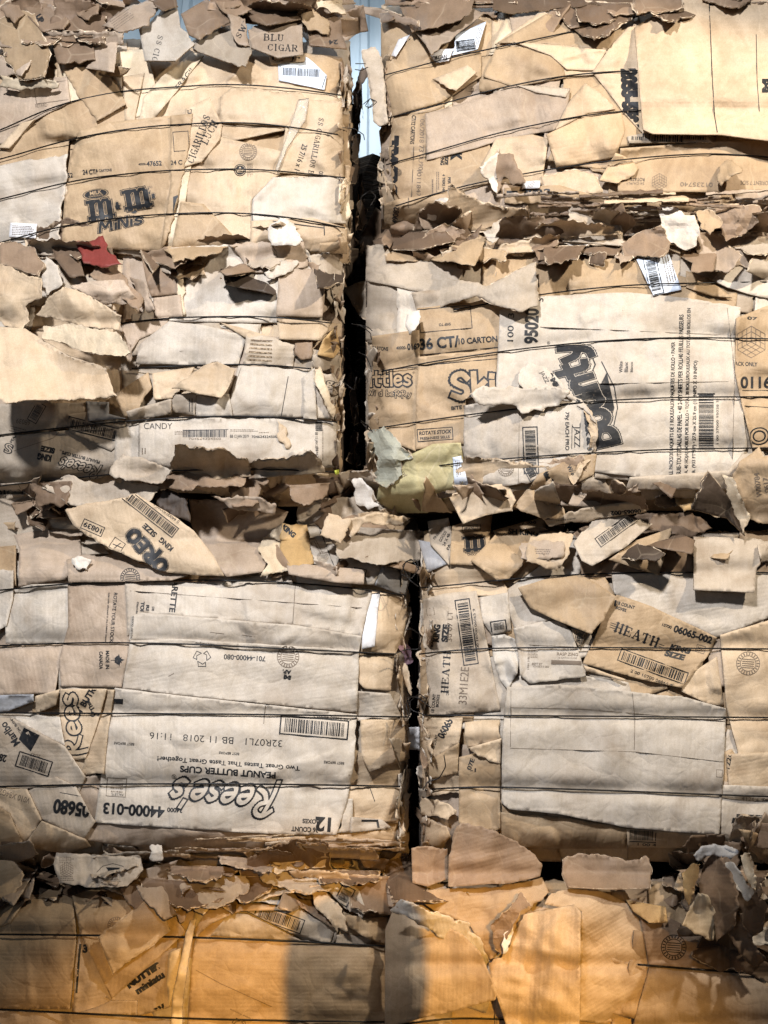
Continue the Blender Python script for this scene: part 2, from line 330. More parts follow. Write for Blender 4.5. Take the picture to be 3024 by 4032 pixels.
def rects(rs, cx, cy, ang):
    v, f = [], []
    for x0, y0, x1, y1 in rs:
        k = len(v); v += [(x0, y0), (x1, y0), (x1, y1), (x0, y1)]; f += [(k, k+1, k+2), (k, k+2, k+3)]
    v = np.array(v, float); a = math.radians(ang); ux, uy = math.cos(a), math.sin(a)
    return np.stack([cx+v[:, 0]*ux+v[:, 1]*uy, cy+v[:, 0]*uy-v[:, 1]*ux], -1), f
def ring(cx, cy, r0, r1, n=26, sq=1.0, ang=0):
    v, f = [], []
    for i in range(n):
        t = 2*math.pi*i/n; v += [(r0*math.cos(t), r0*sq*math.sin(t)), (r1*math.cos(t), r1*sq*math.sin(t))]
    for i in range(n):
        a, b_, c, d = 2*i, 2*i+1, (2*i+3) % (2*n), (2*i+2) % (2*n); f += [(a, b_, c), (a, c, d)]
    v = np.array(v); a = math.radians(ang); ux, uy = math.cos(a), math.sin(a)
    return np.stack([cx+v[:, 0]*ux-v[:, 1]*uy, cy+v[:, 0]*uy+v[:, 1]*ux], -1), f
def layers(p):
    """one print command in crop pixels -> list of (verts2d, tris, slot, lift)"""
    k = p[0]; o = []
    if k in ('t', 'tf', 'to', 'tl', 'logo'):
        s, cx, cy, w, h, ang = p[1:7]; bold = p[7] if len(p) > 7 else .0; skew = p[8] if len(p) > 8 else 0
        if k in ('t', 'tf', 'tl'):
            v, f = text2d(s, bold); o.append((fit(v, cx, cy, w, h, ang, skew), f, {'t': 2, 'tf': 3, 'tl': 0}[k], 1.0 if k != 'tl' else 2.2))
        elif k == 'to':
            v, f = text2d(s, bold+.035, 1.12); v2, f2 = text2d(s, max(-.02, bold-.03), 1.12)
            o.append((fit(v, cx, cy, w, h, ang, skew), f, 2, 1.0)); o.append((fit(v2, cx, cy, w, h, ang, skew, v), f2, 0, 2.0))
        else:
            v, f = text2d(s, bold+.10, 1.15); v1, f1 = text2d(s, bold+.07, 1.15); v2, f2 = text2d(s, bold, 1.15)
            o += [(fit(v, cx, cy, w, h, ang, skew), f, 2, 1.0), (fit(v1, cx, cy, w, h, ang, skew, v), f1, 0, 2.0), (fit(v2, cx, cy, w, h, ang, skew, v), f2, 2, 3.0)]
    elif k in ('ro', 'rof'):
        txt, cx, cy, w, h, ang = p[1:7]; th = p[7] if len(p) > 7 else .26; skew = p[8] if len(p) > 8 else 0; rim = p[9] if len(p) > 9 else .14
        v, f = round2d(txt, th); o.append((fit(v, cx, cy, w, h, ang, skew), f, 2, 1.0))
        v1, f1 = round2d(txt, th-rim); o.append((fit(v1, cx, cy, w, h, ang, skew, v), f1, 0, 2.0))
        if k == 'rof': v2, f2 = round2d(txt, th-1.75*rim); o.append((fit(v2, cx, cy, w, h, ang, skew, v), f2, 2, 3.0))
    elif k in ('se', 'selogo'):
        s, cx, cy, w, h, ang = p[1:7]; hv = p[7] if len(p) > 7 else .17
        if k == 'selogo':
            v, f = serif2d(s, hv+.17, .30); v1, f1 = serif2d(s, hv+.09, .22); v2, f2 = serif2d(s, hv+.03, .17)
            o += [(fit(v, cx, cy, w, h, ang), f, 2, 1.0), (fit(v1, cx, cy, w, h, ang, 0, v), f1, 0, 2.0), (fit(v2, cx, cy, w, h, ang, 0, v), f2, 2, 3.0)]
        else:
            v, f = serif2d(s, hv); o.append((fit(v, cx, cy, w, h, ang), f, 2, 1.0))
    elif k in ('bc', 'bn'):
        cx, cy, w, h, ang = p[1:6]; r = random.Random(int(cx*7+cy)); rs = []
        m = h*.16 if k == 'bc' else 0
        x = -w/2+m*1.6; hh = h/2-m
        while x < w/2-m*1.6:
            bw = r.choice([1.5, 2.2, 3.4, 4.6])*w/210; rs.append((x, -hh, min(x+bw, w/2-m), hh)); x += bw+r.choice([1.7, 2.6, 3.8])*w/210
        if k == 'bc':
            t = max(2.5, h*.07); rs += [(-w/2, -h/2, w/2, -h/2+t), (-w/2, h/2-t, w/2, h/2), (-w/2, -h/2, -w/2+t, h/2), (w/2-t, -h/2, w/2, h/2)]
        v, f = rects(rs, cx, cy, ang); o.append((v, f, 2, 1.0))
    elif k == 'rect':
        cx, cy, w, h, ang, t = p[1:7]
        v, f = rects([(-w/2, -h/2, w/2, -h/2+t), (-w/2, h/2-t, w/2, h/2), (-w/2, -h/2, -w/2+t, h/2), (w/2-t, -h/2, w/2, h/2)], cx, cy, ang); o.append((v, f, p[7] if len(p) > 7 else 2, 1.0))
    elif k == 'ln':
        v, f = strokes([list(p[1])], p[2]); o.append((v, f, p[3] if len(p) > 3 else 2, 1.0))
    elif k == 'box':
        cx, cy, w, h, ang = p[1:6]; v, f = rects([(-w/2, -h/2, w/2, h/2)], cx, cy, ang); o.append((v, f, p[6] if len(p) > 6 else 2, 1.0))
    elif k == 'el':
        cx, cy, rx, ry, ang = p[1:6]
        v, f = ring(cx, cy, .5, rx, 26, ry/rx, ang); o.append((v, f, 2, 1.0))
        v, f = ring(cx, cy, rx*.86, rx*.93, 26, ry/rx, ang); o.append((v, f, 0, 2.0))
    elif k == 'seal':
        cx, cy, r = p[1:4]; sl = p[4] if len(p) > 4 else 3
        for a, b_ in ((r*.94, r), (r*.62, r*.68)):
            v, f = ring(cx, cy, a, b_); o.append((v, f, sl, 1.0))
        rs = [(-r*.5, y, r*.5, y+r*.07) for y in (r*.3, r*.12, -r*.06, -r*.24, -r*.4)]
        v, f = rects(rs, cx, cy, 4); o.append((v, f, sl, 1.0))
        v, f = [], []
        for i in range(22):
            t = 2*math.pi*i/22; tt, q = math.cos(t), math.sin(t)
            vv, ff = strokes([[(cx+tt*r*.75, cy+q*r*.75), (cx+tt*r*.87, cy+q*r*.87)]], r*.09); kk = len(v); v += list(map(tuple, vv)); f += [tuple(i_+kk for i_ in t_) for t_ in ff]
        o.append((np.array(v), f, sl, 1.0))
    elif k == 'seald':
        cx, cy, r = p[1:4]; v, f = ring(cx, cy, .4, r); o.append((v, f, 2, 1.0))
        v, f = ring(cx, cy, r*.78, r*.86); o.append((v, f, 0, 2.0))
        v, f = strokes([[(cx-r*.45, cy+r*.3), (cx, cy-r*.5), (cx+r*.45, cy+r*.3), (cx-r*.45, cy+r*.3)], [(cx-r*.6, cy), (cx+r*.6, cy)]], r*.13); o.append((v, f, 0, 2.0))
    elif k == 'recy':
        cx, cy, r, ang = p[1:5]; L = []
        for i in range(3):
            a0 = math.radians(ang+120*i-90)
            q = [(cx+r*m_*math.cos(a0+d_), cy+r*m_*math.sin(a0+d_)) for m_, d_ in ((.95, -.45), (.95, .42), (.55, .95), (.62, -.1), (.55, -.75), (.95, -.45))]
            L.append(q)
        v, f = strokes(L, r*.07); o.append((v, f, 2, 1.0))
    elif k == 'leaf':
        cx, cy, r, ang = p[1:5]
        pr = [(90, 1), (72, .55), (52, .75), (48, .5), (12, .95), (15, .7), (-8, .6), (-28, .5), (-55, .55), (-84, .4), (-88, .95), (-92, .95), (-96, .4), (-125, .55), (-152, .5), (-172, .6), (165, .7), (168, .95), (132, .5), (128, .75), (108, .55)]
        v = np.array([(0, 0)]+[(m_*math.cos(math.radians(a_)), m_*math.sin(math.radians(a_))) for a_, m_ in pr]); n = len(pr)
        a = math.radians(ang); ux, uy = math.cos(a), math.sin(a)
        q = np.stack([cx+r*(v[:, 0]*ux+v[:, 1]*uy), cy+r*(v[:, 0]*uy-v[:, 1]*ux)], -1)
        o.append((q, [(0, i+1, (i+1) % n+1) for i in range(n)], 2, 1.0))
    elif k == 'cube':
        cx, cy, r = p[1:4]; L = []
        hx = [(cx+r*math.cos(math.radians(60*i+30)), cy+r*math.sin(math.radians(60*i+30))) for i in range(6)]
        L.append(hx+[hx[0]]); L += [[(cx, cy), hx[i]] for i in (0, 2, 4)]
        def lp(a_, b_, t): return (a_[0]+(b_[0]-a_[0])*t, a_[1]+(b_[1]-a_[1])*t)
        for t in (.33, .66):
            for i in (0, 2, 4):
                L.append([lp((cx, cy), hx[i], t), lp(hx[(i+2) % 6], hx[(i+1) % 6], t)])
                L.append([lp((cx, cy), hx[i], t), lp(hx[(i-2) % 6], hx[(i-1) % 6], t)])
        v, f = strokes(L, max(1.3, r*.035)); o.append((v, f, 3, 1.0))
    elif k == 'poly':
        q = np.array(p[1], float); c = q.mean(0); v = np.vstack([c, q]); n = len(q)
        o.append((v, [(0, i+1, (i+1) % n+1) for i in range(n)], p[2] if len(p) > 2 else 2, 1.0))
    elif k == 'tiny':     # block of unreadably small lines
        cx, cy, w, h, ang, n = p[1:7]; r = random.Random(int(cx+cy)); rs = []
        for i in range(n):
            yy = h/2-h*(i+.5)/n; x = -w/2
            e = w/2*r.uniform(.6, 1)
            while x < e:
                b_ = r.uniform(2, 7); rs.append((x, yy-h/n*.22, min(x+b_, e), yy+h/n*.22)); x += b_+r.uniform(1.5, 3)
        v, f = rects(rs, cx, cy, ang); o.append((v, f, 3, 1.0))
    return o
def split_long(v, f, L):
    v = [tuple(x) for x in v]; f = list(f)
    for it in range(5):
        cut = {}; nf = []; any_ = False
        for (a, b_, c) in f:
            e = max(((a, b_, c), (b_, c, a), (c, a, b_)), key=lambda t: (v[t[0]][0]-v[t[1]][0])**2+(v[t[0]][1]-v[t[1]][1])**2)
            d2 = (v[e[0]][0]-v[e[1]][0])**2+(v[e[0]][1]-v[e[1]][1])**2
            if d2 > L*L:
                k = (min(e[0], e[1]), max(e[0], e[1]))
                if k not in cut:
                    cut[k] = len(v); v.append(((v[e[0]][0]+v[e[1]][0])/2, (v[e[0]][1]+v[e[1]][1])/2))
                m_ = cut[k]; nf += [(e[0], m_, e[2]), (m_, e[1], e[2])]; any_ = True
            else: nf.append((a, b_, c))
        f = nf
        if not any_: break
    return np.array(v, float), f

# ------------------------------------------------------------------ sheets
def outline(pts, torn, rough, seed):
    out = []; n = len(pts)
    A2 = sum(pts[i][0]*pts[(i+1) % n][1]-pts[(i+1) % n][0]*pts[i][1] for i in range(n))
    for i in range(n):
        a = pts[i]; b_ = pts[(i+1) % n]; d = b_-a; L = max(1.0, math.hypot(*d)); k = max(1, int(L/8.0))
        nrm = np.array([d[1], -d[0]])/L*(1 if A2 > 0 else -1)
        t_ = torn is True or (torn and i in torn)
        for j in range(k):
            t = j/k; p = a+d*t; s = math.sin(math.pi*t)**.5 if L > 20 else 0
            q = (noise(p[0]/26, p[1]/26, seed)-.5)*2*rough+(noise(p[0]/9, p[1]/9, seed+1)-.5)*1.2*rough if t_ else (noise(p[0]/60, p[1]/60, seed)-.5)*3
            out.append(tuple(p+nrm*float(q)*min(1, s+.15)))
    return out
def tri2d(out, step):
    xs = [p[0] for p in out]; ys = [p[1] for p in out]; x0, x1, y0, y1 = min(xs), max(xs), min(ys), max(ys)
    gx, gy = np.meshgrid(np.arange(x0+step*.6, x1, step), np.arange(y0+step*.6, y1, step*.87))
    gx[1::2] += step/2
    gx = (gx+RNG.uniform(-.18, .18, gx.shape)*step).ravel(); gy = (gy+RNG.uniform(-.18, .18, gy.shape)*step).ravel()
    O = np.array(out); ins = np.zeros(len(gx), bool); near = np.zeros(len(gx), bool)
    j = len(O)-1
    for i in range(len(O)):
        xi, yi = O[i]; xj, yj = O[j]
        c = ((yi > gy) != (yj > gy))
        with np.errstate(divide='ignore', invalid='ignore'):
            c &= gx < (xj-xi)*(gy-yi)/((yj-yi) if yj != yi else 1e-9)+xi
        ins ^= c; near |= (gx-xi)**2+(gy-yi)**2 < (step*.45)**2
        j = i
    m_ = ins & ~near
    vs = [Vector(p) for p in out]+[Vector((a, b_)) for a, b_ in zip(gx[m_], gy[m_])]
    n = len(out)
    r = delaunay_2d_cdt(vs, [], [list(range(n))], 1, 1e-4)
    V = np.array([tuple(p) for p in r[0]], float).reshape(-1, 2)
    return V, [tuple(f) for f in r[2]]

def crumple(x, y, amp, seed, sc=1.0):
    """mm of folded-paper relief: straight creases plus faceted ridges"""
    r = np.random.RandomState(seed)
    h = 0*x
    wx = x+14*noise(x/60, y/60, seed+1); wy = y+14*noise(x/60, y/60, seed+2)
    for k in range(6):
        a = r.uniform(0, math.pi); lam = sc*[230, 170, 120, 85, 60, 45][k]; ph = r.uniform(0, 9)
        t = (wx*math.cos(a)+wy*math.sin(a))/lam+ph; tri = np.abs((t % 1)-.5)*4-1
        msk = np.clip(2.2*noise(x/(1.3*lam), y/(1.3*lam), seed+20+k)-.5, 0, 1)
        h = h+[.75, .65, .5, .38, .26, .18][k]*tri*msk
    return amp*h
SEED = [100]
def sheet(bk, c, pts, name='flattened_carton', off=3.0, tone='k', m=None, torn=None, rough=7, wr=2.0, cre=4, lift=None, tilt=None,
          crum=0.0, folds=(), grain=None, prints=(), drape=True, stack=True, peel=0, thing=None, step=13, th=.0038, csc=1.0, parent=None, smooth=None, tint=None, lip=4.0, flat=False):
    SEED[0] += 17; seed = SEED[0]; rs = np.random.RandomState(seed)
    o = BALES[bk]; sc = CROP[c][2]
    P = cv(c, pts)
    out = outline(P, torn, rough, seed)
    V, Fc = tri2d(out, step)
    if not Fc: return None
    cen = P.mean(0); x, y = V[:, 0], V[:, 1]
    size = max(np.ptp(P[:, 0]), np.ptp(P[:, 1]))
    def prof(x, y):
        h = off*np.ones_like(x)
        for k in range(cre):
            a = rs.choice([rs.uniform(0, math.pi), rs.normal(0, .15), rs.normal(math.pi/2, .15)]); q = cen+rs.uniform(-.4, .4, 2)*size
            sd = (x-q[0])*math.cos(a)+(y-q[1])*math.sin(a); al = -(x-q[0])*math.sin(a)+(y-q[1])*math.cos(a)
            Dm = rs.uniform(14, 60); Lm = rs.uniform(80, 420)
            fall = np.clip(1.3-np.abs(al)/Lm, 0, 1)
            if k % 3 == 0: h = h+rs.choice([-1, 1])*rs.uniform(.5, 1.4)*wr*fall*np.clip(sd/Dm, 0, 1)*np.clip(3-sd/Dm, 0, 1)
            else: h = h+rs.choice([-1, 1, 1])*rs.uniform(.5, 1.5)*wr*fall*(1-np.minimum(np.abs(sd), Dm)/Dm)
        h = h+wr*2.2*(noise(x/75, y/75, seed)-.5)
        if crum: h = h+crumple(x, y, crum, seed, csc)
        for (f0, f1, amt) in folds:      # crease line in crop px, mm at 100px from it (positive = towards the viewer), applied on the left side of f0->f1
            a0, a1 = cv(c, [f0, f1]); d = a1-a0; L = math.hypot(*d)
            s = ((x-a0[0])*(-d[1])+(y-a0[1])*d[0])/L
            h = h+amt*np.maximum(s, 0)/100
        if lift:
            a0, a1 = cv(c, [lift[0], lift[1]]); d = a1-a0; L = math.hypot(*d)
            s = np.abs(((x-a0[0])*(-d[1])+(y-a0[1])*d[0])/L); h = h+lift[2]*(s/max(s.max(), 1))**(lift[3] if len(lift) > 3 else 1.3)
        if tilt: h = h+tilt[0]*(x-cen[0])/100+tilt[1]*(y-cen[1])/100
        return h if thing else np.minimum(h, 130)
    wr *= 1.65; cre = cre+4 if cre else 0
    hh = prof(x, y)
    nb = min(len(out), len(V))
    hh[:nb] += lip*(.3+1.4*np.clip(noise(x[:nb]/70, y[:nb]/70, seed+3)-.25, 0, 1))
    Y = depth(o, x, y, flat)-hh/1000
    if drape:
        lim = sample(LIM[0], x, y)-.0018
        Y = np.minimum(Y, lim)
    if stack and not thing:
        iy, ix = cellidx(x, y); np.minimum.at(FRONT, (iy, ix), Y)
        LIM[0] = blur(dil(FRONT))
    nv = len(V); VV = np.vstack([place(x, y, Y), place(x, y, Y)+np.array([0, th, 0])])
    # outline order for the sides
    from collections import Counter
    ec = Counter()
    for f in Fc:
        for a, b_ in zip(f, f[1:]+f[:1]): ec[(a, b_)] += 1
    faces = [f[::-1] for f in Fc]+[tuple(i+nv for i in f) for f in Fc]
    mats = [0]*len(Fc)*2
    for (a, b_) in ec:
        if (b_, a) not in ec: faces.append((a, b_, b_+nv, a+nv)); mats.append(1)
    verts = VV.tolist(); px2 = V.tolist()+V.tolist()
    # peeled liner rim
    if peel:
        nr = len(out); ctr = cen
        ring_o = []
        for i, p in enumerate(out):
            q = np.array(p)-ctr; L = math.hypot(*q) or 1
            e = peel*(noise(p[0]/30, p[1]/30, seed+5)*1.7-.45); e = max(e, -3)
            ring_o.append(np.array(p)+q/L*e)
        ri = [np.array(p)+(ctr-np.array(p))*.06 for p in out]
        k0 = len(verts)
        A = np.array(ri); B = np.array(ring_o)
        for Q in (A, B):
            yy = near_depth(V, Y, Q)+.0025
            verts += place(Q[:, 0], Q[:, 1], yy).tolist(); px2 += Q.tolist()
        for i in range(nr):
            j = (i+1) % nr; faces.append((k0+i, k0+nr+i, k0+nr+j, k0+j)); mats.append(4)
    # ink
    if prints:
        tree = BVHTree.FromPolygons([(a, b_, 1000*d_) for (a, b_), d_ in zip(V.tolist(), Y.tolist())], Fc)
        for p in prints:
            for (v, f, slot, lf) in layers(p):
                v = cv(c, v.tolist()); v, f = split_long(v, f, 16)
                ok = []; pos = np.zeros(len(v))
                for i, (a, b_) in enumerate(v):
                    hit = tree.ray_cast(Vector((a, b_, -9000)), Vector((0, 0, 1)))
                    ok.append(hit[0] is not None); pos[i] = hit[0][2]/1000 if hit[0] is not None else 0
                k = len(verts); verts += place(v[:, 0], v[:, 1], pos-.0009*lf).tolist(); px2 += v.tolist()
                for t in f:
                    if all(ok[i] for i in t):
                        ar = (v[t[1]][0]-v[t[0]][0])*(v[t[2]][1]-v[t[0]][1])-(v[t[1]][1]-v[t[0]][1])*(v[t[2]][0]-v[t[0]][0])
                        if abs(ar) < 1e-3: continue
                        tt = t if ar < 0 else t[::-1]
                        faces.append(tuple(i+k for i in tt)); mats.append(slot)
    me = bpy.data.meshes.new(name); me.from_pydata(verts, [], faces)
    for mm in (m or M_CARD, M_EDGE, M_INK, M_FADE, M_PEEL): me.materials.append(mm)
    me.polygons.foreach_set('material_index', mats)
    if smooth is None: smooth = not crum or crum < 9
    if smooth:
        sf = [mm in (0, 4) for mm in mats]; me.polygons.foreach_set('use_smooth', sf)
    ga = math.radians(grain if grain is not None else rs.choice([0, 0, 90, 8, -12, 80])); ca, sa = math.cos(ga), math.sin(ga)
    P2 = np.array(px2)/1290.0; U = np.stack([P2[:, 0]*ca+P2[:, 1]*sa, -P2[:, 0]*sa+P2[:, 1]*ca], -1)
    ul = me.uv_layers.new(name='UVMap'); li = np.zeros(len(me.loops), np.int32); me.loops.foreach_get('vertex_index', li)
    ul.data.foreach_set('uv', U[li].ravel())
    me.validate()
    ob = bpy.data.objects.new(name, me); COLL.objects.link(ob)
    t = np.array(TONE[tone] if isinstance(tone, str) else tone)*rs.uniform(.92, 1.06)
    if tint: t = t*tint
    ob.color = (*t, 1)
    if thing:
        ob['label'] = thing[0]; ob['category'] = thing[1]
        if len(thing) > 2: ob['group'] = thing[2]
        # origin at the sheet itself
        cw = np.array(verts).mean(0); me.transform(__import__('mathutils').Matrix.Translation(-Vector(cw))); ob.location = cw
    else:
        ob.parent = parent or o.root; ob.matrix_parent_inverse = Matrix_inv(parent or o.root)
    return ob
from mathutils import Matrix
def Matrix_inv(p):
    return Matrix.Translation(-Vector(p.location)) if p.type == 'EMPTY' else Matrix.Identity(4)
def near_depth(V, Y, Q):
    r = np.zeros(len(Q))
    for i, q in enumerate(Q):
        d = (V[:, 0]-q[0])**2+(V[:, 1]-q[1])**2; r[i] = Y[d.argmin()]
    return r
LIM = [FRONT.copy()]

EXCL = [(-60, 1040, 500, 1590), (2500, 970, 2700, 1170), (930, 95, 1220, 270), (550, 30, 760, 240), (1760, 2030, 1940, 2230), (1090, 200, 1290, 360), (1690, 80, 1920, 250), (2020, 2000, 2560, 2040), (1040, 1990, 1240, 2150), (2720, 1850, 3024, 2120), (1350, 1080, 2100, 1310), (330, 1950, 880, 2260), (1540, 3600, 2640, 4060), (1780, 3240, 2620, 3500), (1770, 1985, 2080, 2060)]
def excluded(x0, y0, x1, y1): return any(e[0] < x1 and e[2] > x0 and e[1] < y1 and e[3] > y0 for e in EXCL)
def scrap(bk, cx, cy, sx, sy, rot, tone, proud, tiltx, tilty, crum=6, fold=60, m=None, name='torn_scrap', rough=5, **kw):
    """irregular torn bit sticking out of the pile"""
    for ex in EXCL:
        if ex[0]-sx*.7 < cx < ex[2]+sx*.7 and ex[1]-sy*.7 < cy < ex[3]+sy*.7: return
    kind = random.random(); pts = []
    if kind < .30: base = [(-1, -1), (1, -.8), (.7, 1), (-.8, .8)]
    elif kind < .48: base = [(-1, -.7), (1, -1), (-.1, 1.1)]
    elif kind < .66: base = [(-1.3, -.35), (.2, -.55), (1.4, -.3), (1.2, .35), (-.2, .5), (-1.2, .3)]
    elif kind < .84: base = [(-1, -.5), (-.2, -1), (1, -.7), (.8, .4), (.1, 1), (-.7, .7)]
    else: base = [(-.8, -1), (.5, -.9), (1, 0), (.6, .3), (.75, 1), (-.6, .9)]
    fl = random.choice([-1, 1])
    for bx, by in base:
        x = bx*sx*fl*random.uniform(.75, 1.2); y = by*sy*random.uniform(.75, 1.2)
        pts.append((cx+x*math.cos(rot)-y*math.sin(rot), cy+x*math.sin(rot)+y*math.cos(rot)))
    fa = random.uniform(0, math.pi); f0 = (cx-math.cos(fa)*50, cy-math.sin(fa)*50); f1 = (cx+math.cos(fa)*50, cy+math.sin(fa)*50)
    fb = fa+random.uniform(.6, 1.5); ox = random.uniform(-.4, .4)*sx; g0 = (cx+ox-math.cos(fb)*50, cy-math.sin(fb)*50); g1 = (cx+ox+math.cos(fb)*50, cy+math.sin(fb)*50)
    if random.random() < .75:
        e = random.randrange(len(pts)); kw['lift'] = (pts[e], pts[(e+1) % len(pts)], random.uniform(.35, 1.1)*min(sx, sy)*random.choice([1, 1, 1, -.6]), random.uniform(1.4, 2.4))
    n = len(pts); torn = True if random.random() < .45 else {i for i in range(n) if random.random() < .55}
    return sheet(bk, 's', pts, name=name, off=proud, tone=tone, torn=torn, rough=rough*random.uniform(.6, 1.5), wr=2, cre=2, crum=crum, csc=.8, tilt=(tiltx, tilty), lip=1,
                 folds=[(f0, f1, fold), (g0, g1, fold*random.uniform(-.9, .5))], drape=False, stack=False, m=m or random.choice([M_CARD, M_CARD, M_CORR]), step=10, smooth=True, th=.0022, peel=random.choice([0, 0, 0, 5, 8]), **kw)

def wire(bk, pts, parent=None, name='baling_wire', r=.0025, drape=True):
    o = BALES[bk]; P = np.array(pts, float); n = max(8, int((P[-1, 0]-P[0, 0])/14))
    xs = np.linspace(P[0, 0], P[-1, 0], n)
    # smooth interpolation (Catmull-like through cubic fit)
    ys = np.interp(xs, P[:, 0], P[:, 1]);
    kk = 9; pad = np.pad(ys, kk, mode='reflect', reflect_type='odd'); ys = np.convolve(pad, np.ones(2*kk+1)/(2*kk+1), 'valid')
    lim = np.minimum(sample(LIM[0], xs, ys), depth(o, xs, ys)-.004)-.0015
    lim = np.minimum(lim, 2)
    # taut: running hull
    pad = np.pad(lim, 3, mode='edge'); s = np.convolve(pad, np.ones(7)/7, 'valid'); Y = np.minimum(s, lim+.004)
    pts3 = place(xs, ys, Y)
    return tube(pts3, r, name, parent or o.root, o)
def tube(pts3, r, name, parent, o=None, thing=None, sides=7):
    pts3 = [Vector(p) for p in pts3]; vs, fs = [], []
    n = len(pts3)
    for i, p in enumerate(pts3):
        d = (pts3[min(i+1, n-1)]-pts3[max(i-1, 0)]).normalized()
        u = d.cross(Vector((0, 1, .13))).normalized(); w = d.cross(u)
        for k in range(sides):
            a = 2*math.pi*k/sides; vs.append(p+u*r*math.cos(a)+w*r*math.sin(a))
    for i in range(n-1):
        for k in range(sides):
            k2 = (k+1) % sides; fs.append((i*sides+k, i*sides+k2, (i+1)*sides+k2, (i+1)*sides+k))
    fs.append(tuple(range(sides))[::-1]); fs.append(tuple((n-1)*sides+k for k in range(sides)))
    me = bpy.data.meshes.new(name); me.from_pydata([tuple(v) for v in vs], [], fs); me.materials.append(M_WIRE)
    me.polygons.foreach_set('use_smooth', [True]*len(fs))
    ob = bpy.data.objects.new(name, me); COLL.objects.link(ob); ob.parent = parent; ob.matrix_parent_inverse = Matrix_inv(parent)
    return ob

def core(o):
    nx, ny = 40, 26
    gx, gy = np.meshgrid(np.linspace(o.x0, o.x1, nx), np.linspace(o.y0, o.y1, ny))
    y = depth(o, gx, gy)+.03+.03*noise(gx/40, gy/25, 3)
    Pf = place(gx, gy, y).reshape(-1, 3); Pb = Pf.copy(); Pb[:, 1] = 1.12
    V = np.vstack([Pf, Pb]); k = nx*ny; fs = []
    for j in range(ny-1):
        for i in range(nx-1):
            a = j*nx+i; fs.append((a, a+nx, a+nx+1, a+1))
            fs.append((k+a, k+a+1, k+a+nx+1, k+a+nx))
    bd = [i for i in range(nx)]+[j*nx+nx-1 for j in range(1, ny)]+[(ny-1)*nx+i for i in range(nx-2, -1, -1)]+[j*nx for j in range(ny-2, 0, -1)]
    for a, b_ in zip(bd, bd[1:]+bd[:1]): fs.append((a, b_, b_+k, a+k))
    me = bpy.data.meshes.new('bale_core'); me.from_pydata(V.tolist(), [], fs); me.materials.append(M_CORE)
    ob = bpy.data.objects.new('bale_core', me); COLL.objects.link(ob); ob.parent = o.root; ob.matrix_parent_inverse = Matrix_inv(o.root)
    iy, ix = cellidx(gx.ravel(), gy.ravel()); 
    return ob

# =================================================================== the setting
def plane(name, pts, mtl, kind='structure'):
    me = bpy.data.meshes.new(name); me.from_pydata(pts, [], [tuple(range(len(pts)))]); me.materials.append(mtl)
    ob = bpy.data.objects.new(name, me); COLL.objects.link(ob)
    if kind: ob['kind'] = kind
    return ob
M_FLOOR, ns, ls, b = mat('concrete_floor'); n1 = ns.new('ShaderNodeTexNoise'); n1.inputs['Scale'].default_value = 3; n1.inputs['Detail'].default_value = 8
ls.new(ramp(ns, ls, n1.outputs[0], [(.3, g(.12)), (.7, g(.24))]), b.inputs['Base Color']); b.inputs['Roughness'].default_value = .8
plane('floor', [(-8, -9, 0), (8, -9, 0), (8, 1.7, 0), (-8, 1.7, 0)], M_FLOOR)
M_WALL, ns, ls, b = mat('painted_metal_wall')
tc = ns.new('ShaderNodeTexCoord'); n1 = ns.new('ShaderNodeTexNoise'); n1.inputs['Scale'].default_value = 5; n1.inputs['Detail'].default_value = 6
mp = ns.new('ShaderNodeMapping'); mp.inputs['Scale'].default_value = (2, 2, .35); ls.new(tc.outputs['Object'], mp.inputs[0]); ls.new(mp.outputs[0], n1.inputs['Vector'])
ls.new(ramp(ns, ls, n1.outputs[0], [(.3, (.44, .55, .62)), (.6, (.60, .70, .76))]), b.inputs['Base Color']); b.inputs['Roughness'].default_value = .5
vs, fs = [], []
xs_ = []; x = -4.0
while x < 4.0: xs_ += [(x, 1.6), (x+.16, 1.6), (x+.175, 1.575), (x+.215, 1.575)]; x += .23
for (a_, y_) in xs_: vs += [(a_, y_, 0), (a_, y_, 6)]
for i in range(len(xs_)-1): fs.append((2*i, 2*i+2, 2*i+3, 2*i+1))
me = bpy.data.meshes.new('back_wall'); me.from_pydata(vs, [], fs); me.materials.append(M_WALL)
ob = bpy.data.objects.new('back_wall', me); COLL.objects.link(ob); ob['kind'] = 'structure'
area('wall_fill_light', (-0.6, .5, 5.9), (-.6, 1.6, 3.9), 3.6, 25, (.85, .93, 1.0), .4)  # added unseen fill light that brightens the back wall

# =================================================================== the bales
bale('A', 'top left bale with chocolate sweets carton and white barcode sticker under ragged top', -420, 1378, 175, 1015, 900, .15, .05, 0.02, 'r',
     [('1', [(-300, 660), (0, 570), (200, 465), (500, 393), (1000, 360), (1300, 385), (1475, 412)]), ('1', [(-300, 760), (0, 690), (300, 600), (600, 548), (1000, 525), (1250, 545), (1460, 582)]),
      ('1', [(-300, 930), (0, 862), (330, 775), (700, 735), (1100, 728), (1490, 768)]), ('1', [(-300, 1120), (0, 1050), (260, 975), (600, 930), (950, 915), (1250, 935), (1490, 985)])])
bale('B', 'top right bale behind the wide plain carton flap, beside the blue-grey wall gap', 1500, 3420, 40, 880, 2900, .26, .02, 0.03, 'l',
     [('2', [(0, 325), (300, 245), (700, 160), (1080, 80), (1300, 0)]), ('2', [(0, 515), (250, 450), (500, 378), (800, 322), (1050, 305), (1300, 300)]),
      ('2', [(10, 712), (250, 645), (500, 570), (900, 490), (1200, 470), (1659, 485), (1800, 490)]), ('2', [(50, 890), (300, 812), (600, 750), (900, 703), (1250, 668), (1500, 662), (1659, 680), (1800, 690)])])
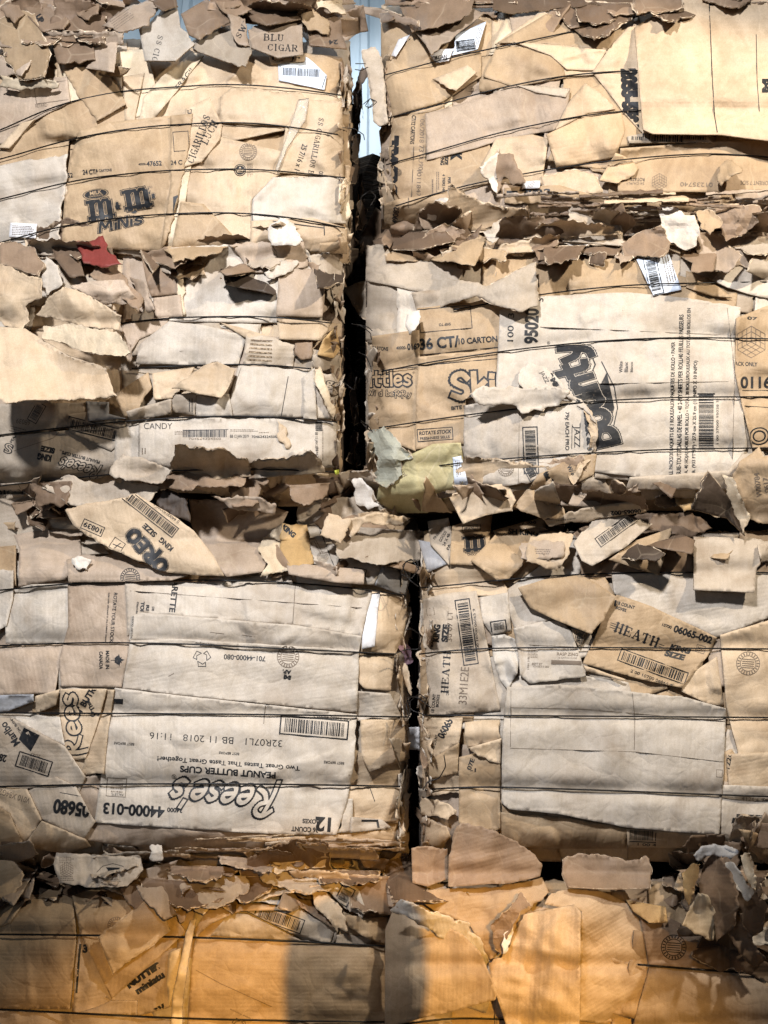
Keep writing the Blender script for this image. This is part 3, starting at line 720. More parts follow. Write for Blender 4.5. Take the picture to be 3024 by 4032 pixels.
bale('C', 'middle left bale with the CANDY carton strip and crumpled paper at its left', -420, 1345, 1000, 1915, 820, .13, .06, 0.0, 'r',
     [('3', [(500, 412), (700, 386), (1000, 378), (1200, 381), (1430, 408)]), ('3', [(570, 604), (800, 592), (1050, 585), (1200, 590), (1345, 606)]),
      ('3', [(-300, 930), (0, 892), (250, 862), (550, 830), (950, 808), (1250, 815), (1455, 836)]), ('3', [(-300, 1150), (0, 1112), (300, 1078), (600, 1052), (900, 1040), (1150, 1038), (1440, 1052)])])
bale('D', 'middle right bale with the paper towel carton and two sweets cartons', 1440, 3420, 985, 1985, 2750, .17, .02, 0.0, 'l',
     [('4', [(430, 318), (600, 285), (850, 245), (1150, 217), (1659, 208), (1900, 208)]), ('4', [(150, 558), (350, 518), (700, 468), (1000, 438), (1300, 424), (1659, 430), (1900, 436)]),
      ('4', [(140, 778), (400, 738), (700, 700), (1000, 672), (1300, 658), (1659, 656), (1900, 656)]), ('4', [(110, 966), (400, 920), (700, 892), (960, 876), (1300, 860), (1659, 856), (1900, 856)])])
bale('E', 'lower left bale faced by a large upside-down peanut butter cup carton', -420, 1608, 2170, 3375, 750, .08, .08, 0.0, 'r',
     [('5', [(-300, 495), (0, 462), (300, 434), (650, 422), (1000, 427), (1300, 447), (1560, 482)]), ('5', [(-300, 690), (0, 675), (350, 663), (700, 668), (1100, 688), (1520, 708)]),
      ('5', [(-300, 928), (0, 934), (400, 936), (800, 938), (1200, 943), (1570, 950)]), ('7', [(-300, 104), (0, 101), (400, 91), (800, 89), (1200, 92), (1640, 100)])])
bale('F', 'lower right bale with two toffee bar cartons and a large blank grey panel', 1655, 3420, 2110, 3370, 2450, .10, .03, 0.03, 'l',
     [('6', [(175, 506), (350, 490), (550, 468), (800, 450), (1100, 440), (1659, 440), (1900, 444)]), ('6', [(165, 790), (330, 770), (600, 762), (1000, 762), (1659, 768), (1900, 770)]),
      ('6', [(190, 1052), (500, 1053), (900, 1056), (1659, 1062), (1900, 1064)]), ('8', [(190, 120), (340, 106), (600, 110), (900, 120), (1300, 135), (1659, 149), (1900, 156)])])
bale('G', 'bottom left bale in amber light with plastic strip down its middle', -420, 1545, 3520, 4600, 700, .08, .06, -0.01, 'r',
     [('7', [(-300, 703), (0, 704), (400, 708), (800, 716), (1200, 732), (1570, 752)]), ('7', [(-300, 1000), (0, 1010), (350, 1028), (700, 1046), (1100, 1056), (1570, 1062)])])
bale('H', 'bottom right bale behind the big torn flaps in amber light', 1520, 3420, 3480, 4600, 2500, .06, .02, 0.03, 'l',
     [('8', [(1100, 868), (1300, 885), (1659, 912), (1900, 925)]), ('8', [(-30, 1150), (200, 1105), (400, 1095), (800, 1125)])])
for o in BALES.values(): core(o)
# added dark bale back in the gap, hiding the lit wall so it stays black
def added_rear_bale(name, label, x0, x1, z0, z1, y0, y1):
    n = 26; vs, fs = [], []
    for j in range(n+1):
        for i in range(n+1):
            x = x0+(x1-x0)*i/n; z = z0+(z1-z0)*j/n
            vs.append((x, y0+.10*float(noise(x*14, z*22, 4)), z))
    for j in range(n):
        for i in range(n):
            a = j*(n+1)+i; fs.append((a, a+1, a+n+2, a+n+1))
    k = len(vs); vs += [(x0, y1, z0), (x1, y1, z0), (x1, y1, z1), (x0, y1, z1)]
    bot = list(range(n+1)); top = [n*(n+1)+i for i in range(n+1)]; lf = [j*(n+1) for j in range(n+1)]; rt = [j*(n+1)+n for j in range(n+1)]
    fs += [tuple([k, k+1]+bot[::-1]), tuple(top+[k+2, k+3]), tuple([k+3]+[k]+lf), tuple(rt[::-1]+[k+1, k+2]), (k+1, k, k+3, k+2)]
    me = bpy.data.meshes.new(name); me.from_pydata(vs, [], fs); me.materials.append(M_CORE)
    ob = bpy.data.objects.new(name, me); COLL.objects.link(ob); ob['label'] = label; ob['category'] = 'bale'; ob['group'] = 'bales added behind the stack'
added_rear_bale('gap_blackout_bale', 'added dark bale blacking out the gap between the two front columns', -.75, .75, 0.01, 4.25, .98, 1.45)

def fill(bk, n, tones, x0=None, x1=None, y0=None, y1=None, smin=150, smax=420, wr=3):
    o = BALES[bk]; x0 = max(o.x0, -330) if x0 is None else x0; x1 = min(o.x1, 3350) if x1 is None else x1; y0 = o.y0 if y0 is None else y0; y1 = min(o.y1, 4350) if y1 is None else y1
    for i in range(n):
        w = random.uniform(smin, smax)/2; h = random.uniform(smin*.6, smax*.7)/2
        cx = random.uniform(x0+w*.6, x1-w*.9); cy = random.uniform(y0+h*.5, y1-h*.5); a = random.choice([0, 0, 1.57])+random.uniform(-.3, .3)
        pts = []
        for sx, sy in ((-1, -1), (1, -1), (1, 1), (-1, 1)):
            X, Yp = sx*w*random.uniform(.8, 1.05), sy*h*random.uniform(.8, 1.05)
            px_ = cx+X*math.cos(a)-Yp*math.sin(a); px_ = min(max(px_, x0), x1+5)
            pts.append((px_, min(max(cy+X*math.sin(a)+Yp*math.cos(a), y0-20), y1+20)))
        sheet(bk, 's', pts, off=random.uniform(-4, 6), tone=random.choice(tones), torn=random.choice([None, {0}, {1, 2}, True]), wr=wr, cre=6, crum=random.choice([0, 3, 7]), step=16)
for bk, o in BALES.items():       # full-width layers right at the back of every face
    xa, xb = max(o.x0, -330), min(o.x1, 3350)
    for i in range(4):
        for j in range(3):
            w_ = (xb-xa)/4; h_ = (min(o.y1, 4300)-o.y0)/3
            X, Yq = xa+i*w_-30, o.y0+j*h_-20
            pts = [(max(xa, X)+random.uniform(0, 20), Yq), (min(xb, X+w_+70), Yq+random.uniform(-20, 30)), (min(xb, X+w_+60), Yq+h_+50), (max(xa, X), Yq+h_+40)]
            sheet(bk, 's', pts, off=-14, tone=random.choice(['k', 'p', 'gk', 'pk']), torn={0, 1}, wr=3, cre=5, crum=4, step=20)
NT = ['k', 'k', 'p', 'gk', 'pk', 'gr', 'c']
fill('A', 24, ['k', 'p', 'p', 'gk', 'c']); fill('B', 22, ['k', 'p', 'pk', 'c']); fill('C', 26, ['gr', 'gk', 'p', 'pk']); fill('D', 24, ['gr', 'gk', 'k', 'p'])
fill('E', 26, ['gr', 'p', 'gk', 'pk']); fill('F', 28, ['gk', 'p', 'pk', 'k', 'gr']); fill('G', 16, ['k', 'p', 'gk']); fill('H', 14, ['k', 'pk', 'gk'])

# --------------------------------------------------- thin layered edges seen between the rows
def layer_edges(bk, c, x0, x1, y0, y1, n, tones, name='layered_edge'):
    for i in range(n):
        a = random.uniform(x0, x1-60); L = random.uniform(120, 420); yy = y0+(y1-y0)*(i+.5)/n+random.uniform(-6, 6); t = random.uniform(7, 16); s = random.uniform(-.06, .06)
        pts = [(a, yy), (a+L*.5, yy+s*L*.5-4), (min(a+L, x1+60), yy+s*L), (min(a+L, x1+60), yy+s*L+t), (a+L*.5, yy+s*L*.5+t-3), (a, yy+t)]
        sheet(bk, c, pts, name=name, off=random.uniform(25, 70), tone=random.choice(tones), torn=True, rough=4, wr=1.5, cre=0, tilt=(0, random.choice([-60, 60, 90])), drape=False, stack=False, step=10)
layer_edges('B', '2', 450, 1659, 832, 985, 44, ['b', 'pk', 'gk', 'db', 'p'])
layer_edges('E', '7', 350, 1600, 305, 385, 16, ['gk', 'k', 'pk', 'p'])
layer_edges('C', '3', 600, 1500, 60, 130, 6, ['b', 'gk'])

def band(bk, x0, x1, y0, y1, n, tones, smin=28, smax=85, pr=(10, 90), flat=.75, tlt=110, nm='torn_scrap', crum=8):
    for i in range(int(n*.55)):
        cx = random.uniform(x0, x1); cy = random.uniform(y0, y1); s = smin*.9+(smax*1.75-smin*.9)*random.random()**1.4
        scrap(bk, cx, cy, s*1.15, s*random.uniform(.3, .95), random.gauss(0, .4), random.choice(tones), random.uniform(*pr), random.gauss(0, tlt*.6), random.gauss(25, tlt*.8), crum=crum, fold=random.choice([-1, 1])*random.uniform(20, 150), name=nm)
def overhang(bk, x0, x1, y, n, tones, up=.35, off=(10, 60), h=(60, 160)):
    """long ragged flaps still joined to the bale at one side, bent out over the seam"""
    for i in range(n):
        L = random.uniform(150, 430); a = random.uniform(x0, max(x0+1, x1-L*.7)); hh = random.uniform(*h); s_ = random.uniform(-.10, .10); yy = y+random.uniform(-35, 35)
        d = -1 if random.random() < up else 1
        pts = [(a, yy), (a+L*.5, yy+s_*L*.5), (a+L, yy+s_*L), (a+L*random.uniform(.85, 1.05), yy+s_*L+d*hh*random.uniform(.4, 1)), (a+L*random.uniform(.45, .65), yy+s_*L*.5+d*hh*random.uniform(.7, 1.2)), (a+L*random.uniform(.05, .2), yy+d*hh*random.uniform(.5, 1.1))]
        if excluded(a, yy-40, a+L, yy+40+d*hh*.5): continue
        sheet(bk, 's', pts, name='ragged_flap', off=random.uniform(*off)*.6-15, tone=random.choice(tones), torn={2, 3, 4, 5}, rough=10, wr=4, cre=4, crum=7, lift=(pts[0], pts[2], random.uniform(40, 125), random.uniform(1.3, 2.2)), tilt=(random.gauss(0, 8), 0),
              drape=False, stack=False, flat=True, step=11, peel=random.choice([0, 6, 9]), m=random.choice([M_CARD, M_CORR]), smooth=True)
DK = ['b', 'b', 'db', 'db', 'gk', 'pk', 'dk', 'k']
MD = ['b', 'pk', 'b', 'k', 'gk', 'db', 'b', 'db']
band('A', -60, 1360, -40, 210, 84, ['b', 'b', 'pk', 'db', 'db', 'b', 'db'], pr=(-50, 20), smax=110)
band('A', -60, 1340, 200, 300, 18, MD, smax=60, pr=(0, 30))
band('B', 1500, 2500, -40, 110, 34, ['db', 'b', 'dk', 'b'], pr=(-10, 40))
band('B', 1500, 3100, 870, 1000, 88, MD, pr=(-10, 70), smax=80)
band('D', 1500, 3100, 940, 1060, 50, MD, pr=(-20, 60), smax=75)
band('C', -60, 1330, 970, 1090, 58, DK, pr=(-20, 50), smax=80)
band('C', -60, 480, 1080, 1420, 34, ['b', 'pk', 'gk', 'db', 'k'], pr=(0, 50), smax=90)
band('C', 0, 1500, 1920, 2010, 50, DK, pr=(0, 70), smax=72)
band('E', -60, 1640, 1960, 2110, 60, MD, pr=(-20, 40), smax=80)
band('E', 1000, 1640, 2000, 2260, 34, MD, pr=(0, 50), smax=70)
band('D', 1500, 3100, 1920, 2040, 60, DK, pr=(10, 90), smax=75)
band('F', 1680, 3100, 1970, 2180, 74, DK, pr=(-10, 50), smax=95)
band('E', -40, 1600, 3350, 3440, 70, DK, pr=(-10, 40), smax=60)
band('G', -60, 1600, 3380, 3560, 90, DK, pr=(-10, 50), smax=80)
band('F', 1680, 3060, 3320, 3430, 80, DK, pr=(-10, 40), smax=60)
band('H', 1540, 3080, 3380, 3560, 80, ['b', 'db', 'db', 'pk', 'k', 'dk'], pr=(-20, 50), smax=85)
band('H', 2660, 3080, 3420, 3760, 40, ['db', 'db', 'dk', 'dk', 'b'], smin=50, pr=(20, 90), smax=110)
OT = ['b', 'gk', 'p', 'pk', 'gk', 'k', 'db']
overhang('A', -80, 1330, 70, 20, ['b', 'db', 'b', 'pk', 'db'], up=.6, off=(0, 40), h=(70, 150))
overhang('B', 1500, 3100, 925, 9, OT); overhang('D', 1500, 3100, 975, 6, OT, up=.5); overhang('B', 1480, 2400, 10, 16, ['b', 'db', 'dk', 'db'], up=.25, off=(20, 70), h=(90, 190)); overhang('B', 2300, 3080, -60, 8, ['b', 'db', 'k'], up=.2)
overhang('C', 520, 1330, 985, 5, OT, up=.5, h=(40, 90)); overhang('C', 0, 500, 1010, 4, OT, up=.6); overhang('C', 100, 1400, 1925, 7, OT, up=.3)
overhang('E', 700, 1640, 2050, 7, OT, up=.5); overhang('D', 1500, 3100, 1960, 7, OT, up=.4); overhang('F', 1680, 3100, 2040, 8, ['b', 'db', 'gk', 'db'], up=.4)
overhang('E', -40, 1600, 3375, 6, OT, up=.2, h=(40, 80)); overhang('G', -60, 1560, 3440, 9, ['b', 'gk', 'db', 'b'], up=.4); overhang('H', 1560, 3080, 3430, 7, ['b', 'db', 'db'], up=.5)
overhang('D', 1500, 3080, 1925, 9, ['p', 'gk', 'k', 'b', 'gr'], up=.15, off=(15, 50), h=(70, 150)); overhang('F', 1680, 3080, 3318, 9, ['p', 'k', 'gk', 'b'], up=.3, off=(15, 50)); overhang('C', 60, 1400, 1880, 7, ['p', 'gr', 'gk', 'b'], up=.2, off=(15, 50), h=(70, 140))
# crushed side edges along the dark gap
def side(bk, x, y0, y1, n, tones, w=26):
    for i in range(n):
        cy = random.uniform(y0, y1)
        scrap(bk, x+random.uniform(-16, 8) if x in (1362, 1335, 1588, 1540) else x+random.uniform(-8, 16), cy, random.uniform(9, w*.85), random.uniform(25, 85), random.gauss(0, .16), random.choice(tones), random.uniform(-70, 6), random.gauss(0, 260), random.gauss(0, 60), crum=5, fold=random.uniform(-200, 200), name='crushed_edge')
side('A', 1362, 230, 1000, 50, ['p', 'gk', 'k', 'b', 'c']); side('B', 1512, 260, 860, 26, ['p', 'k', 'b', 'gk'])
side('C', 1335, 1050, 1900, 50, ['gr', 'b', 'gk', 'p', 'db']); side('D', 1462, 1250, 1960, 34, ['gr', 'p', 'gk', 'b'])
side('E', 1588, 2230, 3380, 60, ['p', 'gr', 'gk', 'b']); side('F', 1672, 2200, 3380, 60, ['p', 'gr', 'gk', 'b'])
side('G', 1540, 3560, 3900, 12, ['b', 'db']);
for bk, x, y0, y1 in (('A', 1400, 300, 1050), ('C', 1380, 1100, 1920), ('E', 1620, 2200, 3400)):      # deeper layers inside the gap, coloured near black to stand for its shade
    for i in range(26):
        scrap(bk, x+random.uniform(-15, 30), random.uniform(y0, y1), random.uniform(8, 20), random.uniform(30, 90), random.gauss(0, .2), random.choice(['dk', 'db', 'dk']), random.uniform(-420, -140), random.gauss(0, 300), 0, crum=4, fold=100, name='inner_shade_layer')

# =================================================================== top left bale
def S(bk, c, pts, **kw):
    if bk == 'A' and kw.get('name') == 'torn_flap' and kw.get('drape') is False: kw['tint'] = .74; kw['off'] = kw['off']+10  # top flaps tinted darker, standing in for shade on the ledge
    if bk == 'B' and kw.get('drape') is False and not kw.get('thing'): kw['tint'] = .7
    if kw.get('drape') is False:
        kw['flat'] = True; kw['off'] = kw.get('off', 3)*(.8 if bk == 'H' else .68)
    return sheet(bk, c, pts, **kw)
S('A', '1', [(-60, 500), (150, 430), (300, 440), (440, 415), (560, 420), (590, 520), (300, 600), (290, 680), (-60, 760)], tone='k', wr=2, cre=3)
S('A', '1', [(0, 375), (290, 330), (303, 440), (150, 520), (40, 640), (-40, 600)], tone='pk', wr=2, torn={0}, prints=[('rect', 225, 398, 150, 85, -8, 2.5, 3), ('tf', 'RETARD', 178, 455, 52, 15, -6)])
S('A', '1', [(640, 500), (720, 380), (880, 225), (1200, 240), (1400, 390), (1475, 430), (1460, 560), (1240, 560), (940, 620), (800, 700), (700, 660)], tone='p', wr=5, cre=12, crum=6, csc=1.3)
S('A', '1', [(950, 420), (1000, 380), (1300, 400), (1340, 440), (1300, 520), (1240, 545), (950, 530)], tone='p', wr=3, cre=4, torn={1})
S('A', '1', [(730, 1060), (800, 720), (860, 660), (950, 590), (1220, 655), (1240, 740), (1180, 770), (1090, 860), (1085, 1065)], tone='p', wr=4, cre=9, crum=3,
  prints=[('seal', 1072, 655, 38, 3), ('tiny', 1085, 605, 10, 60, 15, 1), ('tiny', 1072, 610, 60, 26, 75, 5), ('seald', 1037, 735, 26), ('tiny', 1080, 735, 60, 24, 90, 4)])
S('A', '1', [(830, 690), (770, 1080), (660, 1080), (745, 700)], tone='c', wr=2, cre=2, crum=3)
S('A', '1', [(600, 640), (790, 640), (760, 830), (620, 860)], tone='k')
S('A', '1', [(780, 870), (880, 880), (1000, 1010), (1040, 1075), (740, 1075)], tone='k', wr=4, cre=5, off=6)
S('A', '1', [(1235, 545), (1330, 430), (1478, 440), (1485, 770), (1205, 745)], tone='p', wr=3, cre=5, off=5,
  prints=[('se', 'SS CIGARILLOS BLU', 1362, 650, 285, 26, 101, .14), ('t', '25 7/16 x 14', 1298, 688, 135, 24, 107, .01), ('t', 'CIGARILLOS', 1385, 770, 60, 18, 95, .01)])
S('A', '1', [(1180, 765), (1482, 765), (1495, 965), (1085, 955), (1092, 860)], tone='gr', wr=1.5, cre=3, off=6, grain=0, prints=[('ln', [(1090, 950), (1085, 865)], 3), ('tf', 'LUT M COOS U VIA', 1270, 762, 130, 10, 181)])
S('A', '1', [(1085, 955), (1350, 940), (1500, 985), (1500, 1092), (1080, 1075)], tone='p', wr=3, cre=4, off=5, prints=[('ln', [(1180, 955), (1400, 985)], 4), ('ln', [(1400, 975), (1402, 1015)], 4)])
S('A', '1', [(1380, 1050), (1500, 1040), (1500, 1095), (1380, 1092)], tone='k', off=10)
S('A', '1', [(620, 420), (700, 330), (830, 225), (880, 240), (760, 400), (660, 520), (600, 520)], tone='c', wr=3, cre=6, crum=5, off=8, prints=[('t', 'FRAGIL', 800, 335, 115, 22, -52)])
S('A', '1', [(530, 330), (625, 315), (600, 420), (580, 525), (540, 520)], tone='p', off=9, wr=2)
S('A', '1', [(800, 470), (905, 420), (960, 540), (950, 600), (870, 700), (795, 720), (800, 600)], tone='p', off=7, wr=3, cre=5,
  prints=[('se', 'CIGARILLOS', 858, 600, 215, 36, -70, .16), ('se', 'LUCH', 905, 572, 110, 36, -62, .16), ('se', 'ETS', 818, 455, 78, 34, -78, .16)])
# the sweets carton
S('A', '1', [(345, 565), (455, 530), (735, 500), (760, 660), (700, 1085), (265, 1065), (280, 840), (300, 690)], tone='k', off=10, wr=1.6, cre=3, torn={0}, rough=4,
  prints=[('t', '24 CT/', 388, 743, 62, 22, -3, .03), ('t', '6 CARTONS', 450, 736, 66, 12, -4, .02), ('t', '40000-', 615, 709, 34, 10, -3, .02), ('t', '47652', 666, 706, 66, 22, -3, .03), ('t', '52', 303, 757, 22, 20, -5, .02),
          ('el', 413, 838, 57, 22, -8), ('tl', 'MILK', 414, 832, 52, 16, -9, .03), ('tl', 'CHOCOLATE', 415, 846, 62, 7, -8, .01),
          ('selogo', 'm', 434, 903, 132, 104, -8, .25), ('selogo', 'm', 592, 858, 136, 106, -10, .25), ('logo', '&', 511, 888, 34, 42, -6, .06), ('logo', "'s", 656, 842, 34, 42, -6, .03),
          ('rof', 'MiNis', 522, 962, 210, 60, -12, .34, .2, .09), ('el', 579, 913, 15, 10, 0), ('tiny', 385, 970, 26, 16, -8, 2), ('tiny', 648, 808, 26, 12, -8, 2), ('tiny', 500, 1075, 110, 8, -2, 1)])
S('A', '1', [(735, 500), (832, 490), (815, 640), (770, 860), (715, 1050), (690, 1085), (738, 790)], tone='k', off=12, wr=1.8, cre=2, torn={2, 3}, rough=5,
  prints=[('rect', 782, 610, 68, 86, -4, 2.5), ('t', '24 C', 762, 702, 50, 20, -3, .02), ('poly', [(748, 850), (768, 842), (772, 880), (748, 922)])])
S('A', '1', [(-60, 730), (120, 690), (292, 665), (285, 830), (262, 900), (255, 1070), (-60, 1100)], tone='gr', off=9, wr=2.5, cre=6, torn={1, 2, 3, 4}, rough=7, peel=6)
S('A', '1', [(45, 962), (162, 967), (155, 1030), (38, 1024)], tone='w', name='shipping_label', m=M_LABEL, off=11, wr=1, cre=1, prints=[('tiny', 100, 995, 95, 44, 2, 6)])
S('A', '1', [(-10, 640), (90, 530), (150, 515), (40, 640)], tone='p', off=10, wr=1)
# overlapping top flaps
S('A', '1', [(270, 298), (455, 262), (545, 450), (415, 525)], tone='k', name='torn_flap', off=18, wr=2, cre=2, tilt=(4, 10), torn={3}, stack=False, prints=[])
S('A', '1', [(450, 262), (520, 260), (528, 390), (505, 350)], tone='gk', name='torn_flap', off=22, stack=False, prints=[('logo', 'U', 503, 300, 45, 50, -10, .02), ('t', '&', 468, 290, 25, 22, -30, .06)])
S('A', '1', [(1200, 240), (1300, 232), (1345, 262), (1412, 325), (1402, 388), (1300, 368), (1205, 348)], tone='wb', name='barcode_sticker', m=M_LABEL, off=14, wr=1.2, cre=2,
  prints=[('bn', 1302, 312, 160, 34, 3), ('tiny', 1320, 336, 60, 5, 3, 1), ('ln', [(1190, 322), (1192, 348)], 5), ('ln', [(1392, 378), (1408, 328)], 3)])
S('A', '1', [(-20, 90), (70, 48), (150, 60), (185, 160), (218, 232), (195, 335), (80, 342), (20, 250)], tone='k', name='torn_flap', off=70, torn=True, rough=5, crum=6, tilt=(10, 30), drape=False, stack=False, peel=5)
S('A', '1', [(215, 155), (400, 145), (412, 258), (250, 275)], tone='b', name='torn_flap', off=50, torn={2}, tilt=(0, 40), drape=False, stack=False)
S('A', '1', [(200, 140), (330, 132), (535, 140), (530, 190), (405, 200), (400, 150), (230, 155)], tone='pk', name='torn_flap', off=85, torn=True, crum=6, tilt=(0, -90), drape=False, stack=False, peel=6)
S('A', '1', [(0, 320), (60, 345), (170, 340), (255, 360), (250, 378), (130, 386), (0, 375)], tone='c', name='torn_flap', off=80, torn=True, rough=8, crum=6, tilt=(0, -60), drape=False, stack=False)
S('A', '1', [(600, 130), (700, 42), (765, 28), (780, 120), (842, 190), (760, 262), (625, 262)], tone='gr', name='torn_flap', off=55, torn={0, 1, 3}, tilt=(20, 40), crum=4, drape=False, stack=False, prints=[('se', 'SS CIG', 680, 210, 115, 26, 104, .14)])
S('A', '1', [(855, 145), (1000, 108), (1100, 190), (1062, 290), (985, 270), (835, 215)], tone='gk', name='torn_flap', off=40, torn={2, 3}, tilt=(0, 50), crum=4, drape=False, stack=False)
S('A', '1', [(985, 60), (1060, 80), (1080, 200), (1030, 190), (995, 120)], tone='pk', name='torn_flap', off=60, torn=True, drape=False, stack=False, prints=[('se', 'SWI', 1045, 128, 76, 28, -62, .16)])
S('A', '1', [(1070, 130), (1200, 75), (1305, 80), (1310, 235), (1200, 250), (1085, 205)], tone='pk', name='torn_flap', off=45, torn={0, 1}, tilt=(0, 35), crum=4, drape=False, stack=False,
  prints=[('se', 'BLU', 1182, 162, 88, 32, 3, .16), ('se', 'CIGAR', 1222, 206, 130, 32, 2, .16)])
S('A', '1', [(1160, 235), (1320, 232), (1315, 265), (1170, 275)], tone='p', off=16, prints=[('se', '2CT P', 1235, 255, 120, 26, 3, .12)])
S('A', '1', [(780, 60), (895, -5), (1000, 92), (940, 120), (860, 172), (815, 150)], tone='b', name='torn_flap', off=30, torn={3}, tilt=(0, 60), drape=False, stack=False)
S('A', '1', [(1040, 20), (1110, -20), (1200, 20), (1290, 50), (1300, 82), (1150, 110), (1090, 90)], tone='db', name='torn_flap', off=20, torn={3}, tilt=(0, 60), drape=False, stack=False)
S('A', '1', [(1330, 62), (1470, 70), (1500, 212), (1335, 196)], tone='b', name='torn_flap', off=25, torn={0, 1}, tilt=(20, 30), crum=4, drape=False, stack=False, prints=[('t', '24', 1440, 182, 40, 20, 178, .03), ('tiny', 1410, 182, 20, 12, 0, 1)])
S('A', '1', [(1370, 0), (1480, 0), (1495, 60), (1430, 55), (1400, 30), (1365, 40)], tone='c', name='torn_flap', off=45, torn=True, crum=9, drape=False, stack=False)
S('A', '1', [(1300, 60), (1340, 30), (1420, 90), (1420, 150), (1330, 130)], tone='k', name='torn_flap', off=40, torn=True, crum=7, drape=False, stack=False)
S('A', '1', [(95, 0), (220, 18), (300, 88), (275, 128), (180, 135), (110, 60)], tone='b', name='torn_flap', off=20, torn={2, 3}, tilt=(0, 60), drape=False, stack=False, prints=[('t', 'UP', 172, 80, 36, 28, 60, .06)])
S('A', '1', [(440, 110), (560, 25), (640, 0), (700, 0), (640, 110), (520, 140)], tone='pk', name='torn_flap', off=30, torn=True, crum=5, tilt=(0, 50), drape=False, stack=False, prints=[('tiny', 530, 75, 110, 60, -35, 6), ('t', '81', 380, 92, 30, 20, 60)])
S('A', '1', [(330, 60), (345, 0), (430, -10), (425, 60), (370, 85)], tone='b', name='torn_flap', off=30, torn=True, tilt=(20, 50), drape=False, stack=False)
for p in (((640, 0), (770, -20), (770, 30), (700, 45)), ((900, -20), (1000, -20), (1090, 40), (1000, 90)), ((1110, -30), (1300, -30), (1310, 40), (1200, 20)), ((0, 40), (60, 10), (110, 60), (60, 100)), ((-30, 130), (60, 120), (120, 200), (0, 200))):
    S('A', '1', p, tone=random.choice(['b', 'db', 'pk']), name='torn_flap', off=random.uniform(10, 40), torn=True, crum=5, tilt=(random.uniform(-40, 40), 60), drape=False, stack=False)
S('A', '1', [(1290, 430), (1335, 425), (1320, 520), (1240, 640), (1200, 740), (1190, 730), (1235, 600)], tone='c', name='packing_tape', m=M_TAPE, off=9, wr=3, cre=5, crum=4)
S('A', '1', [(1155, 990), (1210, 935), (1270, 965), (1310, 1040), (1280, 1062), (1170, 1060)], tone='wc', name='crumpled_card', off=75, torn=True, crum=8, tilt=(10, 40), drape=False, stack=False,
  thing=('small pale crumpled card caught below the blue barcode sticker bale, near the dark gap', 'card scrap'))
S('A', '1', [(1562, 222), (1622, 203), (1650, 250), (1662, 400), (1678, 525), (1640, 545), (1612, 520), (1600, 380)], tone='gk', name='cardboard_strip', off=-90, torn=True, rough=5, crum=6, tilt=(40, 0), drape=False, stack=False, peel=5,
  thing=('pale upright cardboard strip standing in the gap before the blue-grey wall', 'cardboard strip'))

# =================================================================== top right bale
S('B', '2', [(20, 200), (150, 160), (215, 240), (420, 230), (420, 330), (250, 440), (40, 500), (0, 330)], tone='k', wr=2, cre=4)
S('B', '2', [(700, 30), (1080, -40), (1080, 130), (960, 320), (780, 330), (480, 190)], tone='p', wr=3, cre=5, crum=4)
S('B', '2', [(490, 195), (720, 215), (765, 250), (785, 335), (560, 375), (428, 330)], tone='k', wr=3, cre=5, off=8)
S('B', '2', [(490, 185), (700, 60), (1010, 95), (975, 215), (780, 200), (700, 188)], tone='k', off=7, wr=1.5, cre=2)
S('B', '2', [(560, 180), (700, 190), (960, 215), (920, 305), (790, 300), (720, 240)], tone='p', off=8, wr=5, cre=12, crum=4)
S('B', '2', [(830, 400), (1000, 340), (1090, 400), (1150, 620), (950, 640), (740, 560)], tone='k', wr=3, cre=5)
S('B', '2', [(980, 200), (1100, 60), (1160, 300), (1140, 600), (1030, 480), (900, 310)], tone='p', wr=2, cre=4,
  prints=[('t', '2055-5501', 1062, 425, 260, 74, 88, .09)])
S('B', '2', [(210, 342), (362, 280), (402, 312), (312, 392)], tone='p', off=22, wr=1, name='torn_flap', torn={3}, tilt=(0, 14))
S('B', '2', [(40, 510), (180, 488), (420, 520), (480, 700), (470, 790), (250, 850), (50, 900), (20, 650)], tone='k', off=4, wr=2, cre=3,
  prints=[('t', 'CT/12 CARTONS', 125, 560, 125, 18, 94, .02), ('tf', '06/2018 73 0U901', 162, 630, 230, 20, 92), ('tf', '10118472', 150, 800, 130, 18, 92), ('ln', [(135, 490), (118, 880)], 2.5),
          ('ln', [(185, 490), (180, 690)], 2), ('t', 'TWIX', 30, 715, 260, 62, 92, .11), ('seal', 60, 745, 16, 2), ('t', 'K', 312, 676, 36, 50, 92, .07), ('t', 'KING', 252, 690, 46, 16, 92, .05), ('t', 'SIZE', 270, 690, 46, 16, 92, .05),
          ('t', 'PER TIER', 282, 800, 70, 12, 90, .02), ('t', '4 TIERS HIGH', 258, 800, 95, 12, 90, .02), ('tiny', 232, 790, 95, 16, 90, 2), ('tiny', 210, 830, 110, 14, 90, 1), ('t', '49082', 50, 932, 72, 26, -82, .03)])
S('B', '2', [(0, 880), (60, 860), (340, 820), (360, 850), (280, 940), (130, 975), (0, 985)], tone='k', off=3, prints=[('t', '49082', 50, 930, 72, 26, -82, .03), ('tiny', 105, 880, 50, 12, 92, 1)])
S('B', '2', [(178, 490), (400, 430), (565, 368), (805, 382), (790, 480), (735, 562), (500, 605), (400, 640), (185, 692)], tone='pk', off=10, wr=3, cre=8, m=M_CORR, grain=-15, prints=[])
S('B', '2', [(570, 368), (700, 372), (805, 384), (785, 420), (660, 400)], tone='gk', off=12, wr=1.5)
S('B', '2', [(420, 720), (480, 600), (640, 580), (710, 600), (680, 800), (480, 790)], tone='p', off=6, cre=5)
S('B', '2', [(800, 440), (870, 358), (935, 400), (1000, 470), (880, 490), (740, 560)], tone='p', off=8, cre=6, crum=3, wr=3)
